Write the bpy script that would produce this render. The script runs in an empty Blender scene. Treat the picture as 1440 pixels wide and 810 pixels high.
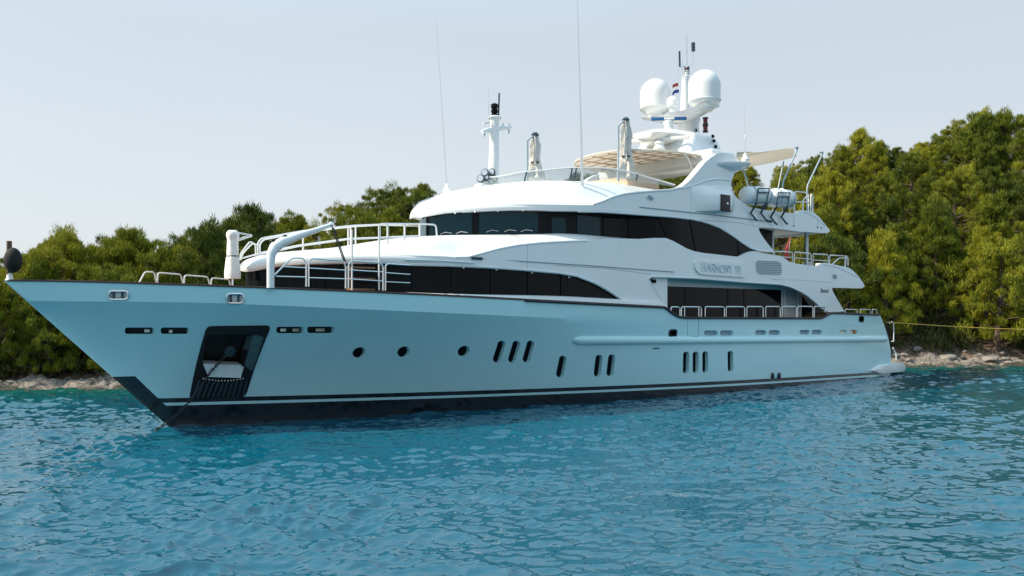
import bpy, bmesh, math, random
import numpy as np
from mathutils import Vector, Matrix, Euler, noise
from mathutils.geometry import delaunay_2d_cdt

R = math.radians
random.seed(11); np.random.seed(11)
scene = bpy.context.scene
col = scene.collection

# ------------------------------------------------------------------ camera, sky, sun, exposure
CAM_H, FPX, CX, CY = 3.61, 1200.0, 720.0, 440.0
cam = bpy.data.cameras.new('camera'); cam_o = bpy.data.objects.new('camera', cam); col.objects.link(cam_o)
cam_o.location = (0, 0, CAM_H); cam_o.rotation_euler = (R(90), 0, 0)
cam.sensor_width = 36; cam.lens = 30.0; cam.shift_y = 35/1440; cam.clip_end = 3000
scene.camera = cam_o

SUN_DIR = Vector((-1.0, -0.20, 0)).normalized(); SUN_EL = R(43)
world = bpy.data.worlds.new('World'); scene.world = world; world.use_nodes = True
nt = world.node_tree; bg = nt.nodes['Background']
sky = nt.nodes.new('ShaderNodeTexSky'); sky.sky_type = 'NISHITA'; sky.sun_disc = False
sky.sun_elevation = SUN_EL; sky.sun_rotation = math.atan2(SUN_DIR.x, SUN_DIR.y)
sky.air_density = 1.0; sky.dust_density = 2.5; sky.ozone_density = 1.0
hs = nt.nodes.new('ShaderNodeMix'); hs.data_type = 'RGBA'; hs.inputs['Factor'].default_value = 0.85      # thin summer haze veils the blue, most of all low down
wtc = nt.nodes.new('ShaderNodeTexCoord'); wsp = nt.nodes.new('ShaderNodeSeparateXYZ'); nt.links.new(wtc.outputs['Generated'], wsp.inputs[0])
wrp = nt.nodes.new('ShaderNodeValToRGB'); nt.links.new(wsp.outputs['Z'], wrp.inputs['Fac'])
we = wrp.color_ramp.elements; we[0].position = 0.0; we[0].color = (0.445, 0.47, 0.485, 1); we[1].position = 0.70; we[1].color = (0.40, 0.61, 0.76, 1)
wk = we.new(0.30); wk.color = (0.385, 0.43, 0.465, 1)
wsc = nt.nodes.new('ShaderNodeVectorMath'); wsc.operation = 'SCALE'
wno = nt.nodes.new('ShaderNodeTexNoise'); wno.inputs['Scale'].default_value = 1.6; wno.inputs['Detail'].default_value = 4
wmp = nt.nodes.new('ShaderNodeMapping'); wmp.inputs['Scale'].default_value = (1, 1, 3.5); nt.links.new(wtc.outputs['Generated'], wmp.inputs['Vector']); nt.links.new(wmp.outputs[0], wno.inputs['Vector'])
wx = nt.nodes.new('ShaderNodeMath'); wx.operation = 'MULTIPLY_ADD'; nt.links.new(wsp.outputs['X'], wx.inputs[0]); wx.inputs[1].default_value = -0.9; wx.inputs[2].default_value = 9.7
wy = nt.nodes.new('ShaderNodeMath'); wy.operation = 'MULTIPLY_ADD'; nt.links.new(wno.outputs['Fac'], wy.inputs[0]); wy.inputs[1].default_value = 1.5; nt.links.new(wx.outputs[0], wy.inputs[2])
nt.links.new(wy.outputs[0], wsc.inputs['Scale'])
nt.links.new(wrp.outputs['Color'], wsc.inputs[0]); nt.links.new(wsc.outputs[0], hs.inputs['B'])
nt.links.new(sky.outputs[0], hs.inputs['A']); nt.links.new(hs.outputs['Result'], bg.inputs['Color'])
bg.inputs['Strength'].default_value = 0.10

sl = bpy.data.lights.new('sun', 'SUN'); sl.energy = 3.8; sl.angle = R(0.53); sl.color = (1.0, 0.87, 0.68)
so = bpy.data.objects.new('sun', sl); col.objects.link(so)
sd = Vector((SUN_DIR.x*math.cos(SUN_EL), SUN_DIR.y*math.cos(SUN_EL), math.sin(SUN_EL)))
so.rotation_euler = sd.to_track_quat('Z', 'Y').to_euler(); so.location = sd*100
scene.view_settings.view_transform = 'Standard'; scene.view_settings.look = 'None'
scene.view_settings.exposure = 0.76; scene.view_settings.gamma = 1.0
scene.view_settings.use_curve_mapping = False
scene.cycles.max_bounces = 8; scene.cycles.transparent_max_bounces = 12
scene.cycles.caustics_reflective = False; scene.cycles.caustics_refractive = False

# ------------------------------------------------------------------ yacht frame: u metres aft, v metres to port, z up
TH = R(49.8)
UX, UY, VX, VY = math.sin(TH), math.cos(TH), math.cos(TH), -math.sin(TH)
X0, Y0 = -483/1200*27.1, 27.1
def at(px, py, v):
    t = (px-CX)/FPX
    u = (t*(Y0+VY*v)-X0-VX*v)/(UX-t*UY)
    return (u, v, CAM_H+(CY-py)/FPX*(Y0+UY*u+VY*v))
def on(px, py, vf, off=0.0):
    v = 3.5
    for _ in range(14):
        u, _, z = at(px, py, v); v = 0.5*v+0.5*(vf(u, z)+off)
    u, _, z = at(px, py, v)
    return (u, v, z)
def world_of(p): return Vector((X0+UX*p[0]+VX*p[1], Y0+UY*p[0]+VY*p[1], p[2]))
def project(w): return (CX+FPX*w[0]/w[1], CY-FPX*(w[2]-CAM_H)/w[1])
YROT = R(90)-TH

# ------------------------------------------------------------------ materials
def new_mat(name):
    m = bpy.data.materials.new(name); m.use_nodes = True
    return m, m.node_tree.nodes, m.node_tree.links, m.node_tree.nodes['Principled BSDF']
def plain(name, c, rough=0.5, metal=0.0, coat=0.0, var=0.0, vscale=3.0, bump=0.0, bscale=60.0, spec=0.5):
    m, N, Lk, p = new_mat(name)
    p.inputs['Base Color'].default_value = (*c, 1); p.inputs['Roughness'].default_value = rough
    p.inputs['Metallic'].default_value = metal; p.inputs['Coat Weight'].default_value = coat
    p.inputs['Coat Roughness'].default_value = 0.05; p.inputs['Specular IOR Level'].default_value = spec
    tc = N.new('ShaderNodeTexCoord')
    if var:
        n = N.new('ShaderNodeTexNoise'); n.inputs['Scale'].default_value = vscale; n.inputs['Detail'].default_value = 5
        Lk.new(tc.outputs['Object'], n.inputs['Vector'])
        mx = N.new('ShaderNodeMix'); mx.data_type = 'RGBA'
        mx.inputs['A'].default_value = (*[max(0, x*(1-var)) for x in c], 1); mx.inputs['B'].default_value = (*[min(1, x*(1+var)) for x in c], 1)
        Lk.new(n.outputs['Fac'], mx.inputs['Factor']); Lk.new(mx.outputs['Result'], p.inputs['Base Color'])
    if bump:
        n2 = N.new('ShaderNodeTexNoise'); n2.inputs['Scale'].default_value = bscale; n2.inputs['Detail'].default_value = 3
        b = N.new('ShaderNodeBump'); b.inputs['Strength'].default_value = bump; b.inputs['Distance'].default_value = 0.02
        Lk.new(tc.outputs['Object'], n2.inputs['Vector']); Lk.new(n2.outputs['Fac'], b.inputs['Height']); Lk.new(b.outputs['Normal'], p.inputs['Normal'])
    return m
M = {}
M['white'] = plain('white_gelcoat', (0.74, 0.755, 0.76), 0.28, coat=0.25, var=0.025, vscale=0.8)
M['matwhite'] = plain('white_satin', (0.68, 0.69, 0.68), 0.45, var=0.03)
M['glass'] = plain('smoked_glass', (0.002, 0.005, 0.007), 0.03, spec=0.10)
M['tealglass'] = plain('tinted_wheelhouse_glass', (0.002, 0.026, 0.036), 0.03, spec=0.20)
M['frame'] = plain('black_window_frame', (0.003, 0.004, 0.006), 0.35, spec=0.15)
M['black'] = plain('black_rubber', (0.006, 0.007, 0.009), 0.5)
M['steel'] = plain('polished_steel', (0.75, 0.77, 0.78), 0.18, metal=0.9, var=0.05)
M['pipe'] = plain('white_rail_pipe', (0.72, 0.73, 0.73), 0.3, coat=0.3)
M['teak'] = plain('teak', (0.22, 0.12, 0.065), 0.6, var=0.35, vscale=12)
M['cap'] = plain('varnished_cap_rail', (0.05, 0.022, 0.012), 0.4, var=0.4, vscale=6)
M['cream'] = plain('cream_canvas', (0.72, 0.675, 0.60), 0.9, var=0.12, vscale=4)
M['creamlight'] = plain('pale_canvas', (0.74, 0.70, 0.64), 0.9, var=0.08, vscale=4)
def thin_cloth(m, k):
    N, Lk = m.node_tree.nodes, m.node_tree.links; p = N['Principled BSDF']; t = N.new('ShaderNodeBsdfTranslucent'); t.inputs['Color'].default_value = (0.80, 0.765, 0.70, 1)
    x = N.new('ShaderNodeMixShader'); x.inputs['Fac'].default_value = k; Lk.new(p.outputs[0], x.inputs[1]); Lk.new(t.outputs[0], x.inputs[2]); Lk.new(x.outputs[0], N['Material Output'].inputs['Surface'])
thin_cloth(M['creamlight'], 0.45); thin_cloth(M['cream'], 0.45)
M['cover'] = plain('white_cloth_cover', (0.78, 0.78, 0.77), 0.9, var=0.1, vscale=5, bump=0.5, bscale=9)
M['parasol'] = plain('grey_cream_cloth', (0.52, 0.51, 0.48), 0.9, var=0.4, vscale=7, bump=0.6, bscale=12)
M['grey'] = plain('grey_louvre', (0.30, 0.38, 0.43), 0.5)
M['darkgrey'] = plain('dark_steel', (0.03, 0.06, 0.075), 0.35, metal=0.3)
M['navy'] = plain('blue_scanner', (0.015, 0.10, 0.27), 0.4)
M['red'] = plain('red_cloth', (0.32, 0.03, 0.04), 0.8, var=0.3)
M['redlamp'] = plain('red_lamp', (0.10, 0.006, 0.012), 0.3)
M['flagwhite'] = plain('white_cloth', (0.8, 0.8, 0.8), 0.8)
M['flagblue'] = plain('blue_cloth', (0.02, 0.05, 0.25), 0.8)
M['tan'] = plain('tan_lining', (0.52, 0.40, 0.30), 0.7, var=0.1)
M['orange'] = plain('orange_drum', (0.50, 0.20, 0.04), 0.5)
M['ivory'] = plain('ivory_lamp_case', (0.75, 0.68, 0.58), 0.5)
M['letter'] = plain('raised_letter_paint', (0.66, 0.72, 0.74), 0.35)
M['tray'] = plain('brushed_steel_plate', (0.78, 0.80, 0.80), 0.35, metal=0.25, var=0.12, vscale=5)
M['chute'] = plain('dull_steel_plate', (0.07, 0.13, 0.14), 0.4, metal=0.2, var=0.3, vscale=4)
M['rope'] = plain('yellow_rope', (0.56, 0.34, 0.06), 0.85, var=0.2, vscale=30)
M['chain'] = plain('dark_chain', (0.02, 0.025, 0.03), 0.55, metal=0.4)
M['ball'] = plain('black_canvas_ball', (0.003, 0.0035, 0.004), 0.8)
M['rust'] = plain('staff_varnish', (0.10, 0.04, 0.02), 0.5)

def hull_material():
    m, N, Lk, p = new_mat('hull_paint')
    p.inputs['Roughness'].default_value = 0.25; p.inputs['Coat Weight'].default_value = 1.0; p.inputs['Coat Roughness'].default_value = 0.04
    tc = N.new('ShaderNodeTexCoord'); sp = N.new('ShaderNodeSeparateXYZ'); Lk.new(tc.outputs['Object'], sp.inputs[0])
    def mth(op, a, b=None, c=None):
        n = N.new('ShaderNodeMath'); n.operation = op
        for i, x in enumerate((a, b, c)):
            if x is None: continue
            if isinstance(x, (int, float)): n.inputs[i].default_value = x
            else: Lk.new(x, n.inputs[i])
        return n.outputs[0]
    u, z = sp.outputs['X'], sp.outputs['Z']
    y = mth('ADD', z, mth('MULTIPLY_ADD', u, 0.0176, -0.925))       # height over the top of the boot stripe
    low = mth('LESS_THAN', y, -0.245)
    s1 = mth('LESS_THAN', y, 0.0); s2 = mth('GREATER_THAN', y, -0.15)
    stripe = mth('MULTIPLY', s1, s2)
    # black chafe patch at the stem: below its slanting upper edge
    a = on(190, 529, hv); b = on(237, 574, hv)
    sl_ = (b[2]-a[2])/(b[0]-a[0])
    line = mth('MULTIPLY_ADD', u, sl_, a[2]-sl_*a[0])
    patch = mth('MULTIPLY', mth('LESS_THAN', z, line), mth('LESS_THAN', z, a[2]))
    patch = mth('MULTIPLY', patch, mth('LESS_THAN', u, b[0]+0.4))
    blk = mth('MAXIMUM', mth('MAXIMUM', low, stripe), patch)
    n = N.new('ShaderNodeTexNoise'); n.inputs['Scale'].default_value = 0.7; n.inputs['Detail'].default_value = 6
    Lk.new(tc.outputs['Object'], n.inputs['Vector'])
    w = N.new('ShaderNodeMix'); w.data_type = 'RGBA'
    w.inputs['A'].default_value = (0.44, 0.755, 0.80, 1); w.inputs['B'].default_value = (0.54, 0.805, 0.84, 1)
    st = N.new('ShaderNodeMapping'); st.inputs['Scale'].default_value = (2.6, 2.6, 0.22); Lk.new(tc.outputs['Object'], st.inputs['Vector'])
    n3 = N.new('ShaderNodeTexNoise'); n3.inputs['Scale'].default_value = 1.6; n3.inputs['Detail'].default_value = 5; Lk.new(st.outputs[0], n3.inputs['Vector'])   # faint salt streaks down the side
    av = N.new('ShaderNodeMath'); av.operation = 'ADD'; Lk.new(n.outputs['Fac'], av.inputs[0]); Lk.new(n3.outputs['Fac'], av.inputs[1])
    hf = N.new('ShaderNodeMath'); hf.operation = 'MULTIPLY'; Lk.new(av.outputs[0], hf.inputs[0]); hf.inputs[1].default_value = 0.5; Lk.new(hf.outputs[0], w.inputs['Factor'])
    n2 = N.new('ShaderNodeTexNoise'); n2.inputs['Scale'].default_value = 1.1; n2.inputs['Detail'].default_value = 2; Lk.new(tc.outputs['Object'], n2.inputs['Vector'])
    bp = N.new('ShaderNodeBump'); bp.inputs['Strength'].default_value = 0.28; bp.inputs['Distance'].default_value = 0.05; Lk.new(n2.outputs['Fac'], bp.inputs['Height']); Lk.new(bp.outputs['Normal'], p.inputs['Coat Normal'])
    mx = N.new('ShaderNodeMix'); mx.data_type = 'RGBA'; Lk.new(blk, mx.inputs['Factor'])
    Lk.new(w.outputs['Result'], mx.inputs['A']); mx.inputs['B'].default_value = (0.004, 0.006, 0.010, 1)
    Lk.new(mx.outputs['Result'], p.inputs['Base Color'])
    return m

# ------------------------------------------------------------------ mesh builder (yacht coordinates u, v, z unless world=True)
class MB:
    def __init__(s): s.v, s.f = [], []
    def add(s, vs, fs):
        o = len(s.v); s.v += [tuple(p) for p in vs]; s.f += [tuple(i+o for i in f) for f in fs]; return s
    def tube(s, pts, r, n=7, caps=True):
        pts = [Vector(p) for p in pts]; k = len(pts)
        rs = r if isinstance(r, (list, tuple)) else [r]*k
        vs, fs = [], []; prev = None
        for i, p in enumerate(pts):
            d = (pts[min(i+1, k-1)]-pts[max(i-1, 0)]).normalized()
            if prev is None:
                a = d.orthogonal().normalized()
            else:
                a = (prev-d*prev.dot(d)).normalized() if (prev-d*prev.dot(d)).length > 1e-5 else d.orthogonal().normalized()
            prev = a; b = d.cross(a)
            for j in range(n):
                t = 2*math.pi*j/n; vs.append(p+(a*math.cos(t)+b*math.sin(t))*rs[i])
        for i in range(k-1):
            for j in range(n): fs.append((i*n+j, i*n+(j+1) % n, (i+1)*n+(j+1) % n, (i+1)*n+j))
        if caps: fs += [tuple(reversed(range(n))), tuple(range((k-1)*n, k*n))]
        return s.add(vs, fs)
    def box(s, c, d, rot=None, bev=0.0):
        hx, hy, hz = d[0]/2, d[1]/2, d[2]/2
        if bev <= 0:
            q = [(-hx,-hy,-hz),(hx,-hy,-hz),(hx,hy,-hz),(-hx,hy,-hz),(-hx,-hy,hz),(hx,-hy,hz),(hx,hy,hz),(-hx,hy,hz)]
            f = [(0,3,2,1),(4,5,6,7),(0,1,5,4),(1,2,6,5),(2,3,7,6),(3,0,4,7)]
        else:
            bm = bmesh.new(); bmesh.ops.create_cube(bm, size=1)
            for w in bm.verts: w.co = Vector((w.co.x*d[0], w.co.y*d[1], w.co.z*d[2]))
            bmesh.ops.bevel(bm, geom=list(bm.edges), offset=bev, segments=3, affect='EDGES', profile=0.5)
            bm.verts.index_update(); q = [tuple(w.co) for w in bm.verts]; f = [tuple(w.index for w in fa.verts) for fa in bm.faces]; bm.free()
        if rot is not None: q = [tuple(rot @ Vector(p)) for p in q]
        return s.add([(p[0]+c[0], p[1]+c[1], p[2]+c[2]) for p in q], f)
    def lathe(s, prof, c, n=24, axis=None):
        ax = Vector(axis).normalized() if axis else Vector((0, 0, 1)); q = Vector((0, 0, 1)).rotation_difference(ax)
        vs, fs = [], []; k = len(prof)
        for r, h in prof:
            for j in range(n):
                t = 2*math.pi*j/n; vs.append(q @ Vector((r*math.cos(t), r*math.sin(t), h))+Vector(c))
        for i in range(k-1):
            for j in range(n): fs.append((i*n+j, i*n+(j+1) % n, (i+1)*n+(j+1) % n, (i+1)*n+j))
        fs += [tuple(reversed(range(n))), tuple(range((k-1)*n, k*n))]
        return s.add(vs, fs)
    def ball(s, c, r, n=16, m=10):
        rr = r if isinstance(r, (tuple, list)) else (r, r, r)
        vs, fs = [], []
        for i in range(m+1):
            a = -math.pi/2+math.pi*i/m
            for j in range(n):
                t = 2*math.pi*j/n
                vs.append((c[0]+rr[0]*math.cos(a)*math.cos(t), c[1]+rr[1]*math.cos(a)*math.sin(t), c[2]+rr[2]*math.sin(a)))
        for i in range(m):
            for j in range(n): fs.append((i*n+j, i*n+(j+1) % n, (i+1)*n+(j+1) % n, (i+1)*n+j))
        return s.add(vs, fs)
    def loft(s, secs, closed=False, caps=False):
        n = len(secs[0]); vs = [p for q in secs for p in q]; fs = []
        for i in range(len(secs)-1):
            for j in range(n if closed else n-1):
                fs.append((i*n+j, i*n+(j+1) % n, (i+1)*n+(j+1) % n, (i+1)*n+j))
        if caps: fs += [tuple(range(n)), tuple(range((len(secs)-1)*n, len(secs)*n))]
        return s.add(vs, fs)
    def prism(s, poly, lo, hi):       # polygon in (u, v), between two heights (numbers or functions of u)
        n = len(poly); fl = lo if callable(lo) else (lambda u: lo); fh = hi if callable(hi) else (lambda u: hi)
        vs = [(a, b, fl(a)) for a, b in poly]+[(a, b, fh(a)) for a, b in poly]
        fs = [tuple(reversed(range(n))), tuple(range(n, 2*n))]+[(i, (i+1) % n, n+(i+1) % n, n+i) for i in range(n)]
        return s.add(vs, fs)
    def mirror(s):
        o = len(s.v); s.v += [(a, -b, c) for a, b, c in s.v]; s.f += [tuple(o+i for i in reversed(f)) for f in s.f]; return s
    def build(s, name, mat, parent=None, origin=(0, 0, 0), smooth=40, world=False, rot=None, merge=1e-4):
        ms = mat if isinstance(mat, list) else [mat]
        me = bpy.data.meshes.new(name)
        bm = bmesh.new(); o = Vector(origin)
        for p in s.v:
            q = Vector(p)-o
            bm.verts.new(q if world else (q.x, -q.y, q.z))
        bm.verts.ensure_lookup_table()
        for f in s.f:
            if len(set(f)) < 3: continue
            try: bm.faces.new([bm.verts[i] for i in f])
            except ValueError: pass
        bmesh.ops.remove_doubles(bm, verts=bm.verts, dist=merge)
        bmesh.ops.recalc_face_normals(bm, faces=bm.faces)
        bm.to_mesh(me); bm.free()
        for m in ms: me.materials.append(m)
        for p in me.polygons: p.use_smooth = True
        if smooth < 180: me.set_sharp_from_angle(angle=R(smooth))
        ob = bpy.data.objects.new(name, me); col.objects.link(ob)
        if parent is not None: ob.parent = parent
        return ob

def tag(o, label=None, cat=None, group=None, kind=None):
    if label: o['label'] = label
    if cat: o['category'] = cat
    if group: o['group'] = group
    if kind: o['kind'] = kind
    return o
def empty(name, loc, rz=0.0):
    o = bpy.data.objects.new(name, None); col.objects.link(o); o.location = loc; o.rotation_euler = (0, 0, rz); o.empty_display_size = 0.3
    return o
def aboard(name, base, label, cat, group=None):
    return tag(empty(name, world_of(base), YROT), label, cat, group)
def solo(mb, name, mat, base, label, cat, group=None, smooth=40):    # a thing that is one mesh, standing aboard
    o = mb.build(name, mat, None, base, smooth); o.location = world_of(base); o.rotation_euler = (0, 0, YROT)
    return tag(o, label, cat, group)
def copy_tree(o, parent=None):
    c = o.copy(); col.objects.link(c)
    if parent is not None: c.parent = parent
    for ch in list(o.children): copy_tree(ch, c)
    return c

def lerp(pts):
    xs = [p[0] for p in pts]; ys = [p[1] for p in pts]
    return lambda u: float(np.interp(u, xs, ys))
def smooth_curve(pts, k=400, w=0.6):
    xs = np.linspace(pts[0][0], pts[-1][0], k); ys = np.interp(xs, [p[0] for p in pts], [p[1] for p in pts])
    n = max(1, int(w/(xs[1]-xs[0]))); ker = np.ones(n)/n
    yp = np.convolve(np.pad(ys, (n, n), mode='edge'), ker, 'same')[n:-n]
    return lambda u: float(np.interp(u, xs, yp))
def clamp(x, a=0.0, b=1.0): return max(a, min(b, x))
def sstep(a, b, x):
    t = clamp((x-a)/(b-a)); return t*t*(3-2*t)
def round_poly(pts, r, n=5):           # rounds the corners of a polygon of 2-tuples
    out = []; k = len(pts)
    for i in range(k):
        p = Vector(pts[i]); a = Vector(pts[i-1])-p; b = Vector(pts[(i+1) % k])-p
        d = min(r, a.length*0.45, b.length*0.45); s_, e = p+a.normalized()*d, p+b.normalized()*d
        for j in range(n+1):
            t = j/n; out.append(tuple(s_*(1-t)**2+p*2*t*(1-t)+e*t*t))
    return out
def inside(p, poly):
    c = False; k = len(poly); x, y = p
    for i in range(k):
        x1, y1 = poly[i]; x2, y2 = poly[i-1]
        if (y1 > y) != (y2 > y) and x < (x2-x1)*(y-y1)/(y2-y1)+x1: c = not c
    return c
def densify(poly, step):
    out = []
    for i in range(len(poly)):
        a = Vector(poly[i]); b = Vector(poly[(i+1) % len(poly)]); k = max(1, int((b-a).length/step))
        out += [tuple(a.lerp(b, j/k)) for j in range(k)]
    return out
def plate(uz, vf, off=0.0, thick=0.12, step=0.35, holes=(), mb=None):
    """a curved panel with the outline uz (in u, z) laid on the surface v = vf(u, z), with a thickness inboard"""
    mb = mb or MB()
    loops = [densify(uz, step)]+[densify(h, step) for h in holes]
    pts, edges = [], []
    for lp in loops:
        o = len(pts); pts += [Vector(p) for p in lp]; edges += [(o+i, o+(i+1) % len(lp)) for i in range(len(lp))]
    us = [p[0] for p in uz]; zs = [p[1] for p in uz]
    bl = [p for lp in loops for p in lp]; ba = np.array(bl)
    for a in np.arange(min(us)+step/2, max(us), step):
        for b in np.arange(min(zs)+step/2, max(zs), step):
            if inside((a, b), loops[0]) and not any(inside((a, b), h) for h in loops[1:]):
                if np.min((ba[:, 0]-a)**2+(ba[:, 1]-b)**2) > (step*0.3)**2: pts.append(Vector((a, b)))
    V_, E_, F_, _, _, _ = delaunay_2d_cdt(pts, edges, [], 1 if not holes else 0, 1e-5)
    F_ = [f for f in F_ if (lambda c: inside(c, loops[0]) and not any(inside(c, h) for h in loops[1:]))((sum(V_[i].x for i in f)/3, sum(V_[i].y for i in f)/3))]
    n = len(V_)
    fr = [(p.x, vf(p.x, p.y)+off, p.y) for p in V_]; bk = [(a, b-thick, c) for a, b, c in fr]
    fs = [tuple(f) for f in F_]+[tuple(n+i for i in reversed(f)) for f in F_]
    cnt = {}
    for f in F_:
        for i in range(len(f)):
            e = (f[i], f[(i+1) % len(f)]); cnt[e] = cnt.get(e, 0)+1
    for (a, b) in cnt:
        if (b, a) not in cnt: fs.append((b, a, n+a, n+b))
    mb.add(fr+bk, fs)
    return mb
def trace(px_list, vf, off=0.0): return [(q[0], q[2]) for q in (on(x, y, vf, off) for x, y in px_list)]
def zcurve(px_list, vf, w=0.5):
    p = sorted(trace(px_list, vf)); return smooth_curve(p, w=w)
def ellipse(cx, cy, a, b, tilt=0.0, n=20, flat=0.0):
    out = []
    for i in range(n):
        t = 2*math.pi*i/n; x, y = a*math.cos(t), b*math.sin(t)
        if flat: y += flat if y > 0 else -flat
        out.append((cx+x-tilt*y, cy+y))
    return out

# ------------------------------------------------------------------ hull form
zsm = smooth_curve([(-4.56, 4.53), (-3, 4.52), (0, 4.43), (5.8, 4.25), (12, 4.05), (18.7, 3.86), (25, 3.72), (32, 3.62), (40, 3.46)], w=2.0)
zsheer = lambda u: zsm(u)-0.0 if u < 18.75 else float(np.interp(u, [18.75, 19.3, 19.75, 20.2, 31.0, 31.4, 31.8, 32.1, 32.5, 40], [zsm(18.75), 3.60, 3.45, 3.42, 3.35, 3.38, 3.50, 3.59, 3.62, 3.48]))
zk = smooth_curve([(-4.0, 3.95), (0.2, 3.92), (5.8, 3.68), (12.5, 3.42), (20, 3.16), (38, 2.85), (41, 2.8)], w=2.0)
def bs(u):
    t = clamp((u+4.56)/17.0); b = 4.6*(1-(1-t)**2.5)
    return b-0.35*(max(0, u-26)/12)**2
def bk(u):
    return max(0.0, bs(u)-0.07-0.13*math.exp(-max(0.0, u+4)/3.5))
def bw(u):
    t = clamp(u/26.0); b = 4.36*(1-(1-t)**1.8)
    return b-0.25*(max(0, u-28)/11)**2
def hv(u, z):
    k = zk(u)
    if z >= k:
        return bk(u)+(bs(u)-bk(u))*clamp((z-k)/max(0.05, zsm(u)-k), 0, 1.3)
    z0 = max(0.0, -0.991*u)
    if z < z0: return 0.0 if u <= 0 else bw(u)*(1+0.25*z)
    p = float(np.interp(u, [0, 5, 22, 40], [1.5, 1.35, 0.72, 0.6]))
    s = (z-z0)/max(0.02, k-z0)
    return bw(max(u, 0))+(bk(u)-bw(max(u, 0)))*s**p
u_end = lerp([(-1, 39.5), (0.7, 39.68), (1.4, 39.65), (2.13, 39.34), (2.92, 38.74), (3.53, 37.95), (4.5, 36.8)])

yacht = tag(empty('motor_yacht', world_of((0, 0, 0)), YROT), 'large white three-deck motor yacht with dark wraparound windows, anchored off the wooded shore', 'yacht')
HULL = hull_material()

def build_hull():
    NU = 210
    tau = [(i/NU) for i in range(NU+1)]; tau = [t**1.35 for t in tau]
    def row(zf, start):
        pts = []
        base = [start+(38.0-start)*t for t in tau]
        base += []
        for u in base: pts.append(u)
        return pts
    rows = []
    # under water and topsides up to the knuckle, then the bulwark
    fr = [-0.18, -0.08, 0.0]+[i/16 for i in range(1, 17)]
    for r in fr:
        if r <= 0: st = -r*2.0
        else:
            st = -r*3.95/0.991
            for _ in range(8): st = -r*zk(st)/0.991
        ue = None; pr = []
        for t in tau:
            u = st+(38.6-st)*t
            z = r*zk(u) if r > 0 else r*5
            e = u_end(z); u2 = st+(e-st)*t
            z = r*zk(u2) if r > 0 else r*5
            v = hv(u2, z) if t > 0 else 0.0
            pr.append((u2, max(v, 0.0), z))
        rows.append(pr)
    for r in [0.34, 0.67, 1.0]:
        st = -4.2
        for _ in range(12): st = -(zk(st)+(zsheer(st)-zk(st))*r)/0.991
        pr = []
        for t in tau:
            u = st+(37.9-st)*t
            z = zk(u)+(zsheer(u)-zk(u))*r
            e = u_end(z); u2 = st+(e-st)*t
            z = zk(u2)+(zsheer(u2)-zk(u2))*r
            v = hv(u2, z) if t > 0 else 0.0
            pr.append((u2, v, z))
        rows.append(pr)
    mb = MB(); n = NU+1; vs = []; fs = []; K = len(rows)
    for pr in rows: vs += pr
    S = len(vs)
    vs += [(a, -b, c) for a, b, c in vs]
    for i in range(K-1):
        for j in range(NU):
            fs.append((i*n+j, i*n+j+1, (i+1)*n+j+1, (i+1)*n+j)); fs.append((S+i*n+j, S+(i+1)*n+j, S+(i+1)*n+j+1, S+i*n+j+1))
    for j in range(NU):     # bottom, deck
        fs.append((j, S+j, S+j+1, j+1)); q = (K-1)*n
        fs.append((q+j, q+j+1, S+q+j+1, S+q+j))
    for i in range(K-1): fs.append((i*n+NU, S+i*n+NU, S+(i+1)*n+NU, (i+1)*n+NU))
    mb.add(vs, fs)
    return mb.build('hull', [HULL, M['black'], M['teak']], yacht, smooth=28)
hull = build_hull()

# openings cut into the hull (px outlines traced onto its side)
def slot(x0, x1, y0, y1, sl=0.0): return round_poly([(x0, y0), (x1, y0-sl), (x1, y1-sl), (x0, y1)], (y1-y0)*0.45, 4)
def oval(cx, cy, w, h, lean): 
    hw = w/2; s_ = h/2-hw
    return [(cx+hw*math.cos(t)+lean*(cy_), cy-cy_-hw*math.sin(t)) for t, cy_ in [(math.pi*i/8, s_) for i in range(9)]+[(math.pi+math.pi*i/8, -s_) for i in range(9)]]
ports_round = [ellipse(505, 495.5, 9.0, 7.4, 0.25), ellipse(567.5, 494.5, 8.6, 7.4, 0.25), ellipse(652, 493.5, 8.2, 7.3, 0.25)]
ports_oval = [oval(702, 494.5, 11.5, 31, 0.33), oval(723, 494.5, 11, 31, 0.30), oval(743.2, 494.3, 10.8, 31, 0.28), oval(789.5, 515.6, 11, 31, 0.20),
              oval(841.3, 514.3, 10.2, 31, 0.12), oval(859, 513.8, 10, 31, 0.12), oval(964.7, 510, 8.6, 31, 0.02), oval(978.3, 509.6, 8.4, 30.5, 0.0), oval(991.8, 509.2, 8.2, 30.5, 0.0), oval(1027.2, 508.2, 7.8, 29.5, -0.02)]
slots_bow = [slot(175.5, 217, 460.5, 469.5), slot(226, 266, 460.5, 469.5), slot(388.5, 427, 459.5, 468.5), slot(432, 470, 459.3, 468.3)]
slots_aft = [slot(990, 1009.5, 464.8, 472), slot(1012.5, 1031, 464.7, 472), slot(1062, 1078, 464.4, 471), slot(1081, 1097, 464.3, 471), slot(1124.5, 1138.5, 464, 470.3), slot(1141.5, 1155.5, 464, 470.3), slot(1180, 1191, 463.7, 469.7), slot(1194.5, 1206, 463.7, 469.7)]
hawse = [round_poly([(941, 464), (951.5, 463.5), (951, 473), (940.5, 474)], 3), round_poly([(1208, 444.8), (1214, 444.8), (1214.3, 452.5), (1208, 452.5)], 2)]
fair = [slot(153, 180, 409, 421), slot(318.5, 342.5, 413, 426)]
pocket = round_poly([(291, 471), (358, 470), (341, 516), (284, 515)], 6)
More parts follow.
